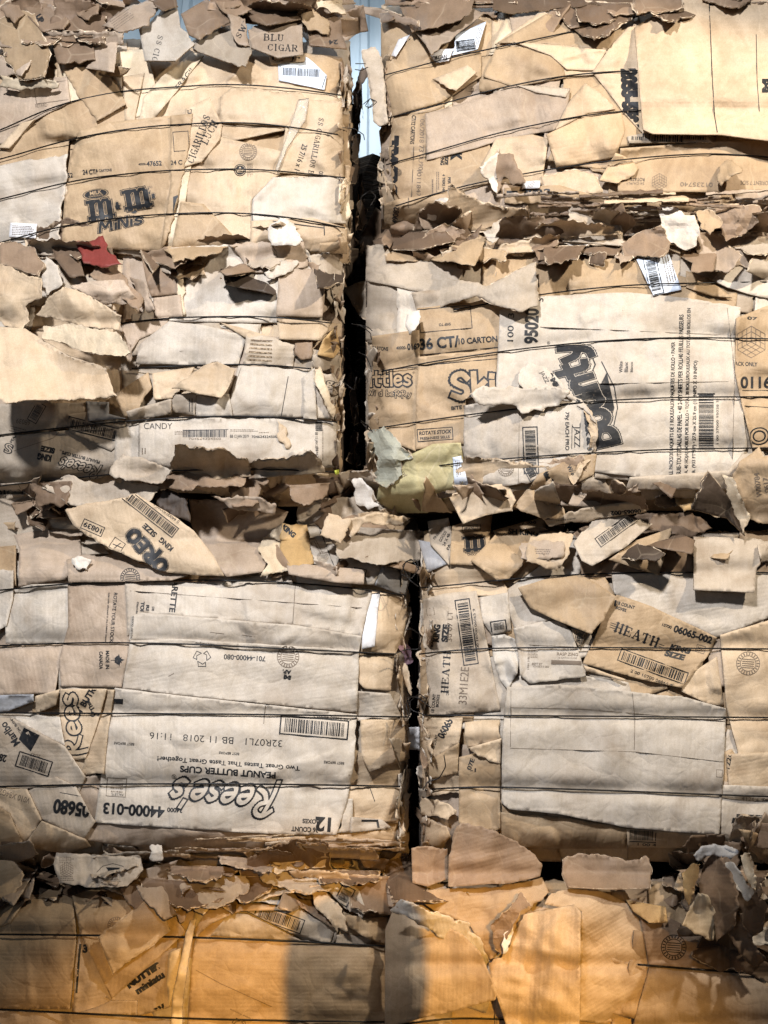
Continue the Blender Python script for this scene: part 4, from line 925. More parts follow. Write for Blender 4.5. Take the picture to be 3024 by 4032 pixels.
S('B', '2', [(700, 580), (870, 505), (1025, 480), (1042, 560), (1000, 680), (745, 722)], tone='k', off=13, wr=2, cre=3, name='folded_carton', folds=[((940, 480), (960, 700), 16), ((990, 480), (985, 690), -30)], tint=1.25)
S('B', '2', [(1020, 640), (1659, 596), (1760, 610), (1760, 820), (1400, 830), (1010, 826)], tone='k', off=8, wr=1.2, cre=2,
  prints=[('cube', 1190, 785, 36), ('t', 'ROTATE', 1095, 775, 62, 14, 181, .0), ('tf', '24 CA/PLY', 1085, 792, 80, 10, 181), ('tf', '01235740', 1350, 797, 140, 18, 181), ('tf', 'ORIENT 7 SIDE', 1600, 790, 120, 18, 181)])
S('B', '2', [(1000, 660), (1050, 680), (1100, 722), (1060, 770), (1005, 792), (930, 780)], tone='k', off=18, name='torn_flap', crum=7, torn={1, 2, 3}, tint=1.2)
S('B', '2', [(680, 760), (840, 735), (920, 770), (945, 830), (760, 850), (685, 820)], tone='p', off=16, name='torn_flap', torn=True, crum=3, peel=6)
S('B', '2', [(520, 812), (760, 800), (900, 840), (780, 880), (520, 875)], tone='k', off=14, torn={2, 3}, prints=[('box', 553, 832, 48, 16, 0), ('t', '200', 640, 828, 90, 22, -1, .05), ('t', '2-', 715, 826, 50, 22, -1, .05)], name='torn_flap')
S('B', '2', [(600, 785), (675, 780), (672, 812), (596, 815)], tone='w', m=M_LABEL, name='paper_label', off=18, prints=[('tiny', 636, 797, 60, 22, -60, 4)])
S('B', '2', [(222, 862), (340, 850), (325, 900), (250, 950), (186, 946)], tone='wc', m=M_CORR, name='ribbed_liner', off=12, torn=True, rough=6, grain=90, wr=2)
S('B', '2', [(1050, 590), (1150, 570), (1400, 590), (1420, 615), (1060, 618)], tone='gk', off=12, prints=[('bn', 1230, 597, 320, 30, 3)])
S('B', '2', [(310, 150), (442, 92), (405, 212), (290, 240)], tone='wb', m=M_LABEL, name='barcode_sticker', off=14, wr=1, torn={3}, prints=[('bn', 352, 195, 48, 84, 82), ('tiny', 405, 165, 90, 20, 105, 3), ('tiny', 345, 235, 90, 10, -14, 1)])
S('B', '2', [(200, 240), (245, 212), (300, 210), (280, 262), (225, 272)], tone='w', m=M_LABEL, name='barcode_sticker', off=16, crum=4, prints=[('t', 'ORGAN', 240, 248, 62, 18, -8, .02)])
S('B', '2', [(62, 170), (112, 150), (52, 245), (30, 240)], tone='w', m=M_LABEL, name='paper_label', off=12)
# dark scraps on its top edge
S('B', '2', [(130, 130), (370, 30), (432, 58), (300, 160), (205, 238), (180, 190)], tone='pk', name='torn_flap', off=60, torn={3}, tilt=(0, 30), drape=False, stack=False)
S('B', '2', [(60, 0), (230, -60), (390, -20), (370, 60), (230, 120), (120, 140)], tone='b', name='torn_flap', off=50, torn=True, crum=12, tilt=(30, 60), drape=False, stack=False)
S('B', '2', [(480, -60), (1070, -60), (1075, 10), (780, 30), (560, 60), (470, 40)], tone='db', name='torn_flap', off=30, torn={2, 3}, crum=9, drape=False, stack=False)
# the wide plain flap
S('B', '2', [(1082, 118), (1180, 60), (1300, -10), (1300, -120), (1760, -120), (1760, 622), (1640, 606), (1450, 582), (1160, 578), (1120, 560), (1105, 400)], tone='p', off=75, wr=2, cre=2, drape=False, stack=True, tilt=(1, 4),
  folds=[((1405, 100), (1430, 580), 9), ((1600, 100), (1625, 600), -8)], name='wide_plain_carton', grain=90,
  thing=('wide plain tan carton panel bulging out at the top right corner', 'carton panel'), prints=[('ln', [(1400, -100), (1412, 180), (1418, 330), (1428, 500), (1440, 570)], 4), ('ln', [(1608, 150), (1612, 350), (1622, 480)], 3), ('t', 'M', 1650, 370, 60, 34, 90, .06)])
S('B', '2', [(412, 720), (450, 690), (500, 640), (505, 720), (490, 850), (470, 820)], tone='wc', name='crumpled_flap', off=60, torn=True, crum=7, tilt=(-80, 0), drape=False, stack=False, peel=4,
  thing=('pale twisted flap with a dark brown fold beside the 2002 printed scrap', 'cardboard flap'))
S('B', '2', [(475, 700), (500, 660), (560, 665), (612, 790), (560, 800), (520, 760), (490, 835)], tone='b', name='folded_flap', off=75, torn=True, crum=7, tilt=(60, 20), drape=False, stack=False,
  thing=('brown folded scrap leaning on the pale twisted flap of the top right bale', 'cardboard scrap'))
S('B', '2', [(1440, 770), (1455, 710), (1485, 686), (1552, 735), (1500, 760), (1460, 802)], tone='k', name='folded_scrap', off=60, torn=True, crum=7, tilt=(40, 40), drape=False, stack=False,
  thing=('small folded tan scrap standing on the ledge under the wide plain panel', 'cardboard scrap'))
for i, (p, tn, lb) in enumerate((
    ([(1190, 880), (1270, 900), (1300, 930), (1340, 930), (1360, 990), (1350, 1060), (1300, 1080), (1225, 1040), (1200, 960)], 'wc', 'white crumpled card, the largest pale scrap at the right of the ledge'),
    ([(757, 1000), (830, 958), (895, 1012), (880, 1060), (820, 1072), (780, 1050)], 'wc', 'white crumpled card in the middle of the ledge between upper right bales'),
    ([(475, 1075), (535, 962), (655, 1075), (600, 1106), (480, 1100)], 'wc', 'pale pointed card on the left part of the upper right ledge'),
    ([(1350, 915), (1400, 905), (1465, 958), (1410, 1012), (1370, 985)], 'k', 'tan crumpled scrap just right of the largest white crumpled card'),
    ([(1430, 888), (1540, 885), (1622, 890), (1615, 960), (1560, 1010), (1480, 1042), (1440, 960)], 'b', 'large brown torn scrap on the ledge at the right picture edge'),
    ([(1020, 1050), (1090, 1010), (1195, 975), (1240, 1050), (1210, 1106), (1040, 1106)], 'b', 'broad dark olive-brown scrap below the layered edges of the ledge'),
    ([(128, 1080), (180, 1010), (262, 962), (352, 1000), (300, 1050), (200, 1106)], 'b', 'brown curved scrap at the left end of the upper right ledge'),
    ([(600, 1010), (690, 965), (752, 972), (745, 1060), (650, 1085)], 'b', 'dark brown scrap between the pale pointed card and the middle white card'),
    ([(428, 1005), (490, 955), (540, 940), (560, 965), (470, 1050)], 'gr', 'light grey-brown scrap behind the pale pointed card'))):
    S('B', '2', p, tone=tn, name='torn_card', off=random.uniform(75, 110), torn=True, crum=9, tilt=(random.uniform(-30, 30), random.uniform(0, 60)), drape=False, stack=False, peel=4, thing=(lb, 'torn card', 'torn cards lying on the upper right ledge'))

# =================================================================== middle left bale
S('C', '3', [(600, 400), (740, 80), (1000, 70), (1300, 62), (1392, 180), (1392, 410)], tone='gr', off=6, wr=2, cre=4, torn={1, 2, 3}, m=M_CORR, grain=2, prints=[])
S('C', '3', [(610, 112), (722, 78), (760, 180), (792, 230), (775, 282), (652, 292), (630, 220)], tone='b', off=12, wr=2, torn={0}, name='torn_flap', m=M_CORR)
S('C', '3', [(755, 90), (775, 85), (795, 230), (800, 375), (782, 375)], tone='c', off=12, torn=True, name='torn_flap', crum=3)
S('C', '3', [(985, 68), (1170, 60), (1210, 120), (1195, 190), (1080, 190), (1030, 110)], tone='pk', off=20, torn={0}, name='torn_flap', wr=3)
S('C', '3', [(1180, 70), (1310, 55), (1330, 160), (1215, 180)], tone='pk', off=22, name='torn_flap', torn=True, crum=4)
S('C', '3', [(1330, 120), (1420, 100), (1480, 150), (1470, 260), (1430, 330), (1390, 200)], tone='gk', off=6, name='torn_flap', torn=True, crum=6)
S('C', '3', [(660, 300), (780, 285), (790, 380), (670, 385)], tone='pk', off=5)
S('C', '3', [(525, 410), (730, 380), (720, 430), (600, 480), (560, 540), (530, 500)], tone='pk', off=6, wr=3, cre=4)
S('C', '3', [(730, 400), (900, 420), (1065, 465), (1030, 590), (585, 585), (605, 500)], tone='gr', off=8, wr=2, cre=3, m=M_CORR, grain=4, torn={1}, rough=5)
S('C', '3', [(950, 405), (1080, 440), (1200, 480), (1060, 470)], tone='p', off=11)
S('C', '3', [(1062, 462), (1180, 470), (1275, 505), (1265, 602), (1150, 590), (1050, 580)], tone='gk', off=14, torn=True, rough=5, m=M_CORR, grain=90, prints=[('poly', [(1100, 480+0), (1178, 482), (1176, 487), (1098, 486)], 3)]+[('poly', [(1085-i*3, 478+i*17), (1175, 484+i*17), (1174, 491+i*17), (1083-i*3, 485+i*17)], 1) for i in range(6)])
S('C', '3', [(1275, 495), (1350, 488), (1348, 560), (1300, 566), (1270, 540)], tone='b', off=9)
S('C', '3', [(1350, 545), (1470, 550), (1460, 640), (1350, 600)], tone='gk', off=9, torn=True, m=M_CORR)
S('C', '3', [(1030, 590), (1340, 610), (1452, 640), (1440, 822), (1200, 812), (1000, 812), (985, 760)], tone='gr', off=8, wr=1.5, cre=2, prints=[('ln', [(1045, 590), (985, 760), (1005, 812)], 2.4, 3), ('ln', [(1245, 640), (1215, 810)], 3)])
S('C', '3', [(850, 700), (990, 715), (1005, 812), (845, 808)], tone='gr', off=6, m=M_CORR)
S('C', '3', [(725, 720), (850, 705), (842, 808), (740, 790)], tone='gk', off=7, prints=[('ln', [(818, 735), (818, 790)], 3), ('ln', [(830, 735), (830, 790)], 3)])
S('C', '3', [(655, 625), (840, 598), (800, 680), (745, 732), (665, 738)], tone='p', off=9, torn={2})
S('C', '3', [(455, 745), (640, 620), (655, 680), (600, 780), (545, 818)], tone='k', off=12, torn={2, 3}, wr=2)
S('C', '3', [(545, 790), (740, 735), (740, 800), (560, 830)], tone='gk', off=5)
S('C', '3', [(1195, 385), (1435, 402), (1385, 482), (1205, 478)], tone='p', off=14, torn={1})
S('C', '3', [(1395, 480), (1450, 420), (1470, 520), (1440, 560), (1370, 545)], tone='o', off=8, m=M_CORR, grain=60)
S('C', '3', [(1205, 182), (1330, 172), (1405, 182), (1402, 300), (1392, 382), (1192, 378)], tone='pk', off=35, name='hanging_flap', torn={0}, wr=3, cre=1, folds=[((1190, 220), (1400, 210), -18), ((1190, 330), (1400, 320), 16)], stack=True)
S('C', '3', [(1140, 190), (1215, 135), (1290, 140), (1260, 185), (1165, 215)], tone='gr', off=45, name='torn_flap', torn=True, crum=5, drape=False, stack=False)
# lower left printed carton
S('C', '3', [(-60, 760), (200, 755), (370, 750), (380, 840), (200, 880), (-60, 900)], tone='gk', off=5, wr=2, cre=3, prints=[('bc', 158, 795, 90, 46, -60), ('tf', '68039', 100, 835, 60, 22, 190), ('tiny', 70, 870, 80, 30, 195, 3)])
S('C', '3', [(-60, 905), (300, 870), (510, 850), (545, 900), (500, 1052), (430, 1080), (-60, 1125)], tone='gk', off=7, wr=3, cre=5,
  prints=[('t', 'KING', 192, 988, 62, 30, 190, .07), ('t', 'SIZE', 207, 955, 62, 26, 192, .07), ('ro', "Reese's", 345, 1030, 190, 76, 197, .34, .3, .17), ('t', 'PEANUT BUTTER CUPS', 350, 988, 168, 15, 195, .03), ('t', '®', 262, 958, 8, 8, 190),
          ('to', 'S', 36, 950, 40, 46, 195, .03), ('t', 'PEAN', 58, 905, 46, 12, -60, .02), ('ln', [(60, 960), (230, 905), (255, 880)], 1.8, 3)])
S('C', '3', [(290, 802), (380, 790), (545, 832), (530, 915), (480, 960), (300, 880)], tone='gk', off=10, wr=2, cre=3, prints=[('bc', 405, 866, 235, 58, 14), ('tiny', 470, 838, 60, 6, 14, 1)])
S('C', '3', [(370, 745), (470, 750), (470, 800), (545, 820), (380, 832)], tone='bg', off=8, name='torn_flap', crum=4)
S('C', '3', [(-60, 1105), (280, 1085), (260, 1180), (-60, 1180)], tone='gk', off=6, prints=[('t', '44000-010', 85, 1140, 200, 26, 178, .03), ('rect', 112, 1105, 60, 34, -30, 2)])
S('C', '3', [(500, 870), (600, 840), (600, 1040), (490, 1050)], tone='gr', off=5)
# CANDY strip
S('C', '3', [(602, 842), (760, 820), (1000, 815), (1200, 820), (1452, 835), (1455, 1030), (1250, 1040), (602, 1038)], tone='gr', off=12, wr=1.6, cre=3, prints=[
    ('t', 'CANDY', 683, 853, 122, 26, 0, -.005), ('bn', 885, 885, 190, 32, 0), ('ln', [(790, 872), (985, 868)], 2.4), ('tf', '704624324500', 885, 908, 140, 9, 0), ('tiny', 790, 882, 70, 18, 0, 3),
    ('t', 'BB 12 JAN 2019', 1034, 899, 80, 17, 0), ('t', '704624324500', 1142, 899, 110, 11, 0, .01), ('tiny', 1056, 872, 122, 12, 0, 2), ('tiny', 1145, 881, 50, 7, 0, 1), ('bn', 1378, 800, 84, 26, 90),
    ('bn', 1378, 855, 40, 30, 90), ('t', 'BB 12 JAN 2019', 1366, 920, 80, 15, 90), ('t', '704624324500', 1370, 1000, 110, 11, 90), ('tiny', 1395, 940, 150, 8, 90, 1), ('tiny', 615, 962, 28, 36, 90, 3)])
S('C', '3', [(1200, 830), (1240, 870), (1255, 940), (1235, 950), (1200, 905)], tone='p', off=16, name='torn_flap', torn=True, crum=3)
S('C', '3', [(1260, 960), (1320, 950), (1320, 1040), (1250, 1045)], tone='gr', off=15, name='torn_flap', torn=True, crum=3)
S('C', '3', [(1310, 640), (1360, 600), (1370, 830), (1310, 825)], tone='lg' if 0 else 'gr', off=12)
S('C', '3', [(840, 1045), (1255, 1046), (1230, 1120), (1195, 1200), (1050, 1185), (840, 1120)], tone='p', off=8, wr=2.5, cre=5)
S('C', '3', [(1225, 1060), (1300, 1050), (1420, 1060), (1420, 1200), (1200, 1200)], tone='p', off=10, wr=3, cre=5, crum=3)
S('C', '3', [(1350, 1065), (1480, 1070), (1535, 1110), (1530, 1165), (1450, 1165), (1390, 1120)], tone='db', off=18, name='torn_flap', torn=True, crum=5)
# things at its left and top
S('C', '3', [(-20, 425), (110, 432), (165, 470), (300, 552), (430, 590), (470, 640), (500, 722), (380, 735), (235, 742), (150, 740), (25, 757), (-60, 690)], tone='p', name='torn_cardboard_sheet', off=190, torn={4, 5, 6, 7, 8, 9}, rough=7, wr=3, cre=5, crum=5, csc=2.5, lift=((-20, 425), (300, 552), 110, 1.3),
  folds=[((160, 440), (330, 740), 22)], drape=False, stack=False, peel=5, tint=.95, thing=('broad smooth tan torn sheet below the crumpled brown paper at the left edge', 'torn sheet'))
S('C', '3', [(-20, 155), (50, 165), (120, 205), (180, 215), (182, 300), (110, 335), (130, 400), (90, 440), (-20, 400)], tone='p', name='crumpled_paper', m=M_PAPER, off=165, torn=True, rough=6, crum=17, csc=1.5, th=.0012, step=9, drape=False, stack=False, smooth=True,
  thing=('pale crumpled paper wad at the far left edge above the tan torn sheet', 'crumpled paper'))
S('C', '3', [(155, 372), (215, 290), (270, 252), (330, 262), (400, 300), (475, 345), (525, 375), (515, 438), (455, 430), (370, 425), (260, 395)], tone='p', name='crumpled_paper', m=M_PAPER, off=200, torn=True, rough=5, crum=17, csc=1.6, th=.0012, step=9, folds=[((180, 350), (500, 430), 34), ((250, 250), (420, 430), -40)], drape=False, stack=False, smooth=True,
  thing=('large cream crumpled paper in front of the rolled brown paper at left', 'crumpled paper'))
S('C', '3', [(300, 248), (420, 225), (535, 222), (592, 302), (545, 325), (430, 330), (400, 300)], tone='pk', name='rolled_paper', m=M_PAPER, off=160, torn=True, rough=5, crum=12, folds=[((300, 280), (600, 270), -60)], drape=False, stack=False, smooth=True, tint=1.1,
  thing=('rolled brown paper tube lying behind the cream crumpled paper', 'rolled paper'))
S('C', '3', [(190, 422), (300, 412), (400, 435), (500, 445), (545, 500), (565, 535), (540, 552), (430, 545), (300, 505), (180, 472)], tone='c', name='torn_cardboard_strip', off=215, torn=True, rough=6, crum=9, tilt=(0, 25), drape=False, stack=False, peel=6, tint=.92,
  thing=('long cream torn strip with ragged lower edge under the crumpled paper', 'torn strip'))
S('C', '3', [(470, 345), (500, 350), (520, 420), (545, 500), (570, 520), (560, 580), (510, 500)], tone='pk', name='torn_scrap', off=90, torn=True, crum=9, drape=False, stack=False)
S('C', '3', [(0, 70), (70, 58), (150, 85), (195, 165), (165, 205), (60, 170), (-10, 150)], tone='b', name='curved_flap', off=95, torn=True, crum=6, tilt=(0, 70), drape=False, stack=False, peel=4, thing=('dark brown humped flap at the left edge just right of nothing else, above the pale wad', 'cardboard flap') if 0 else ('dark brown humped flap at the left picture edge above the pale paper wad', 'cardboard flap'))
S('C', '3', [(212, 48), (330, 78), (365, 205), (300, 210), (240, 130)], tone='db', name='dark_flap', off=90, torn={0, 2}, crum=5, tilt=(0, 50), drape=False, stack=False, thing=('dark brown upright flap immediately left of the red card', 'cardboard flap'))
S('C', '3', [(328, 60), (400, 50), (445, 30), (460, 90), (530, 155), (470, 165), (360, 150)], tone='red', name='red_card', off=100, torn=True, crum=8, tilt=(0, 30), drape=False, stack=False, tint=1.4, thing=('dark red crumpled card below the printed sweets carton', 'red card'))
S('C', '3', [(385, 200), (440, 125), (495, 145), (560, 250), (620, 300), (600, 362), (520, 300)], tone='b', name='torn_flap', off=95, torn=True, crum=7, tilt=(0, 40), drape=False, stack=False)
S('C', '3', [(560, 210), (620, 225), (670, 350), (640, 362), (600, 300)], tone='pk', name='torn_flap', off=80, torn=True, crum=5, tilt=(60, 0), drape=False, stack=False)
S('C', '3', [(170, 200), (200, 120), (250, 160), (270, 240), (200, 290)], tone='gr', name='torn_flap', off=105, torn=True, crum=8, drape=False, stack=False)
S('C', '3', [(742, 690), (790, 655), (880, 592), (940, 575), (1015, 610), (985, 690), (955, 732), (850, 712), (770, 690)], tone='p', name='curled_flap', off=55, torn={0, 1, 3}, rough=4, wr=3, cre=5, crum=3, folds=[((880, 600), (740, 690), -26)], drape=False, stack=False, peel=3,
  thing=('curled tan torn flap over the second wire of the middle left bale', 'torn flap'))
S('C', '3', [(1333, 590), (1355, 560), (1400, 640), (1425, 720), (1450, 790), (1440, 822), (1405, 760), (1365, 680)], tone='c', name='torn_strip', off=60, torn=True, rough=6, crum=5, tilt=(60, 0), drape=False, stack=False, peel=5,
  thing=('narrow ragged cream strip hanging beside the gap above the CANDY carton', 'torn strip'))
S('C', '3', [(1370, 640), (1440, 625), (1475, 690), (1450, 720), (1400, 700)], tone='gk', off=20, stack=False, prints=[('to', 'go', 1442, 680, 80, 42, 12, .05)])
S('C', '3', [(1475, 1060), (1560, 1075), (1610, 1130), (1640, 1200), (1590, 1215), (1540, 1190), (1535, 1120)], tone='wc', name='white_torn_rim', off=60, torn=True, crum=7, tilt=(60, 0), drape=False, stack=False, tint=1.1,
  thing=('bright white curved torn rim at the lower corner by the gap', 'torn flap'))
S('C', '3', [(490, 1010), (530, 975), (600, 985), (740, 1045), (700, 1100), (560, 1090), (470, 1060)], tone='gk', name='torn_flap', off=60, torn=True, crum=6, tilt=(0, 50), drape=False, stack=False)
S('C', '3', [(180, 1120), (290, 1065), (420, 1100), (560, 1095), (700, 1110), (640, 1190), (330, 1200)], tone='gk', name='torn_flap', off=45, torn=True, crum=7, tilt=(0, 60), drape=False, stack=False)
S('C', '3', [(1445, 1045), (1465, 1040), (1466, 1060), (1448, 1064)], tone='lg', name='plastic_bit', off=60, drape=False, stack=False, thing=('tiny bright yellow-green plastic bit beside the white torn rim', 'plastic bit'))

# =================================================================== middle right bale
S('D', '4', [(740, 150), (900, 100), (1120, 90), (1200, 150), (1540, 250), (1530, 330), (1100, 260), (760, 310)], tone='k', off=4, wr=2, cre=4)
S('D', '4', [(290, 310), (500, 290), (600, 262), (660, 320), (640, 600), (300, 520), (280, 420)], tone='k', off=5, wr=1.5, cre=3,
  prints=[('rect', 400, 352, 205, 92, -5, 2.5), ('t', 'SHIP TO', 398, 374, 46, 11, 176, .02), ('t', '36 CT/', 376, 445, 155, 46, -5, .035), ('t', '10 CARTON', 527, 435, 152, 24, -4, .03), ('ln', [(298, 494), (620, 462)], 3.5),
          ('tf', '426456 BB 15JUN', 522, 487, 160, 15, -4)])
S('D', '4', [(112, 420), (298, 395), (300, 520), (290, 720), (285, 870), (110, 800), (95, 660), (118, 540)], tone='k', off=8, wr=4, cre=6,
  prints=[('t', 'CARTONS', 145, 468, 64, 15, 4, .03), ('t', '40000-', 228, 465, 40, 12, -2, .02), ('t', '0162', 276, 460, 50, 26, -3, .04), ('ro', 'ittles', 186, 585, 176, 78, -2, .36, 0, .19), ('ro', 'WiLd beRRy', 182, 645, 176, 36, 2, .34, 0, .2), ('t', '®', 276, 562, 9, 9, 0), ('ln', [(110, 555), (290, 540)], 3)])
S('D', '4', [(295, 500), (610, 470), (600, 640), (480, 665), (475, 840), (285, 862), (285, 640)], tone='k', off=9, wr=1.5, cre=3,
  prints=[('ro', 'Ski', 505, 612, 200, 140, -3, .40, 0, .17), ('t', 'BITE S', 452, 698, 58, 15, -6, .03), ('rect', 360, 803, 140, 50, -4, 3), ('t', 'ROTATE STOCK', 361, 795, 126, 15, -4, .03, .15), ('t', 'FRESHNESS SELLS', 359, 816, 116, 11, -4, .02), ('ln', [(298, 534), (600, 508)], 3)])
S('D', '4', [(612, 320), (760, 265), (1110, 248), (1340, 270), (1555, 308), (1530, 440), (1532, 560), (1560, 700), (1578, 855), (1510, 960), (1290, 985), (985, 950), (620, 950), (598, 600)], tone='gr', off=14, wr=2.2, cre=6, torn={3, 8}, rough=3,
  prints=[('t', '95020', 737, 380, 138, 56, -88, .04), ('t', '5', 772, 278, 14, 22, -88, .02), ('t', '100  3', 655, 385, 110, 24, -88, .01), ('rof', 'Bounty', 950, 650, 450, 205, -112, .36, .1, .055),
          ('ln', [(915, 460), (960, 470), (985, 530), (960, 590)], 5), ('poly', [(1030, 560), (1060, 700), (1040, 770), (1000, 800), (1015, 700), (1000, 620)], 2), ('ln', [(1010, 520), (1060, 620), (1072, 700), (1055, 780)], 4), ('t', '®', 803, 446, 12, 12, -90),
          ('t', 'White', 1085, 540, 44, 14, -90, .01), ('t', 'Blanc', 1106, 540, 40, 14, -90, .01), ('t', 'Blanco', 1127, 540, 40, 10, -90, .01), 
          ('t', 'ROLL PACKS/30 PAQUETS DE 1 ROULEAU/30 PAQUETES DE ROLLO • PAPER', 1286, 712, 540, 18, -89, .02), ('t', 'ESSUIE-TOUT/TOALLAS DE PAPEL • 40 2-PLY SHEETS PER ROLL/40 FEUILLES PAISSEURS', 1316, 655, 640, 18, -89, .02),
          ('t', 'LEA. 40 HOJAS DOBLES POR ROLLO • TOTAL 30 ROLLS/ROULEAUX AU TOTAL/30 ROLLOS EN', 1347, 640, 660, 18, -89, .02), ('t', '84 ft. (933 FT²/PI²) • 27.9 cm X 25.9 cm (11 IN/PO X 10 IN/PO)', 1374, 745, 460, 18, -89, .02),
          ('bn', 1418, 755, 215, 58, -90), ('ln', [(1386, 645), (1450, 645)], 5), ('ln', [(1386, 860), (1450, 860)], 5), ('t', '1 00 37000 95028 5', 1462, 755, 170, 9, -90), ('ln', [(770, 384), (1560, 418)], 2, 3), ('ln', [(980, 606), (1540, 596)], 2, 3), ('ln', [(1500, 310), (1530, 560), (1520, 900)], 2, 3)])
S('D', '4', [(1120, 970), (1500, 945), (1560, 880), (1640, 870), (1700, 1020), (1100, 1020)], tone='gk', off=12, cre=4)
S('D', '4', [(1535, 350), (1659, 300), (1780, 300), (1780, 860), (1600, 860), (1560, 700), (1530, 560)], tone='k', off=9, wr=1.5, cre=3,
  prints=[('cube', 1594, 442, 62), ('t', 'PACK ONLY', 1570, 528, 96, 16, 2, .02), ('t', '0116', 1612, 600, 120, 48, 0, .03), ('ln', [(1540, 690), (1760, 705)], 2.5), ('ln', [(1530, 632), (1760, 630)], 2), ('to', 'O', 1625, 810, 70, 80, 80, .02), ('t', '07', 1598, 350, 40, 12, 5, .03)])
S('D', '4', [(1340, 165), (1420, 190), (1520, 270), (1440, 262), (1340, 230)], tone='k', off=10, crum=6, wr=3)
S('D', '4', [(1440, 200), (1560, 80), (1659, 100), (1760, 120), (1760, 290), (1600, 260), (1500, 230)], tone='gr', off=20, wr=4, cre=6, torn={0}, name='torn_flap', stack=False)
S('D', '4', [(1145, 120), (1268, 88), (1322, 238), (1212, 262)], tone='wb', name='barcode_sticker', m=M_LABEL, off=20, wr=.8, cre=1, prints=[('bc', 1212, 185, 148, 54, 77), ('tiny', 1275, 165, 130, 40, 77, 4)])
S('D', '4', [(475, 690), (660, 660), (940, 680), (985, 760), (990, 820), (965, 890), (880, 900), (760, 980), (640, 1005), (545, 995), (480, 960), (470, 800)], tone='gr', off=18, wr=2, cre=4, torn={3, 4, 5, 6, 7},
  prints=[('bc', 733, 865, 185, 60, 88), ('bc', 735, 952, 62, 42, 62), ('t', '79¢ EACH PRO', 874, 790, 150, 19, 90, .02), ('se', 'JAZZ' if 0 else 'JAEE', 0, 0, 1, 1, 0) if 0 else ('t', 'JAZZ', 911, 812, 84, 30, 90, -.0), ('ln', [(926, 760), (924, 845)], 2.5), ('ln', [(895, 765), (893, 860)], 2),
          ('t', 'Black & M', 962, 800, 170, 30, 84, .06), ('seal', 636, 935, 32, 3), ('ln', [(690, 640), (685, 990)], 1.6, 3)])
S('D', '4', [(720, 1025), (760, 960), (900, 890), (990, 880), (980, 960), (860, 1020)], tone='k', off=12, wr=2, prints=[('t', 'Black', 800, 965, 90, 28, 66, .07), ('t', 'WARN', 895, 950, 60, 18, 60, .04)])
S('D', '4', [(268, 880), (350, 840), (460, 835), (475, 930), (470, 990), (400, 1060), (330, 1110), (200, 1110), (130, 1060), (150, 960)], tone='ol', name='paper_bag', m=M_PAPER, off=26, wr=4, cre=5, crum=6, csc=2, stack=True, smooth=True,
  thing=('yellow-green paper bag between the rotate stock panel and the gap', 'paper bag'), prints=[('tf', 'WUSL', 225, 965, 50, 22, -30)])
S('D', '4', [(428, 893), (462, 886), (496, 1020), (437, 1032)], tone='wb', name='paper_label', m=M_LABEL, off=34, prints=[('tiny', 450, 940, 70, 20, 84, 3), ('tiny', 470, 1000, 30, 30, 0, 5)])
S('D', '4', [(95, 800), (160, 768), (215, 830), (272, 895), (225, 905), (232, 960), (170, 1010), (120, 985), (140, 900)], tone='gg', name='crumpled_paper', m=M_PAPER, off=60, torn=True, rough=8, crum=16, drape=False, stack=False, peel=4,
  thing=('grey-green crumpled torn paper left of the yellow-green bag by the gap', 'crumpled paper'))
S('D', '4', [(685, 570), (722, 518), (790, 540), (840, 585), (885, 640), (940, 680), (990, 760), (940, 700), (840, 640), (720, 640), (690, 610)], tone='gr', name='torn_flap', off=50, torn=True, crum=8, drape=False, stack=False, prints=[('t', 'JAZZ', 785, 580, 50, 20, 62, .0), ('t', '&MI', 820, 590, 60, 22, 62, .07)])
S('D', '4', [(500, 645), (545, 615), (640, 625), (670, 620), (700, 625), (800, 620), (885, 635), (840, 690), (700, 722), (668, 690), (600, 690), (520, 680)], tone='gr', name='folded_torn_flap', off=75, torn=True, rough=7, crum=6, folds=[((660, 600), (680, 720), 30)], drape=False, stack=False, peel=4,
  thing=('grey folded torn flap over the barcode panel in the middle right bale', 'torn flap'))
S('D', '4', [(940, 690), (975, 720), (995, 800), (985, 880), (900, 1000), (880, 960), (950, 880), (965, 800)], tone='p', name='torn_flap', off=45, torn=True, crum=9, drape=False, stack=False)
S('D', '4', [(0, 235), (70, 205), (160, 188), (200, 210), (290, 212), (400, 195), (500, 208), (560, 225), (752, 130), (762, 300), (692, 325), (600, 300), (520, 262), (430, 290), (300, 335), (292, 380), (258, 412), (150, 385), (60, 335)], tone='gk', name='torn_cardboard_sheet', off=95, torn=True, rough=5,
  wr=4, cre=7, crum=4, csc=1.5, m=M_CORR, grain=8, folds=[((250, 200), (310, 340), 26), ((520, 200), (510, 300), -40)], drape=False, stack=False, peel=3,
  thing=('long grey-brown torn sheet reaching left across the dark gap', 'torn sheet'))
S('D', '4', [(250, 335), (300, 318), (305, 345), (262, 415), (250, 390)], tone='wc', name='torn_scrap', off=115, torn=True, crum=6, drape=False, stack=False)
S('D', '4', [(1520, 965), (1560, 900), (1625, 852), (1640, 890), (1700, 880), (1780, 900), (1780, 1160), (1650, 1150), (1585, 1130)], tone='k', name='printed_torn_flap', off=90, torn={0, 1, 7}, rough=5, crum=5, tilt=(20, 0), drape=False, stack=False,
  thing=('tan torn flap with a stencilled code at the right edge of the middle row', 'torn flap'), prints=[('tf', 'WI0784', 1620, 1000, 95, 22, -97, .02), ('tf', '0617', 1652, 1000, 60, 20, -97, .02)])
S('D', '4', [(1360, 1095), (1395, 1000), (1425, 948), (1500, 1040), (1545, 1110), (1570, 1200), (1500, 1130)], tone='dk', name='dark_curled_flap', off=105, torn={0, 1}, crum=4, tilt=(-40, 0), drape=False, stack=False, peel=7,
  thing=('black-faced curled triangular flap left of the stencilled tan flap', 'curled flap'))
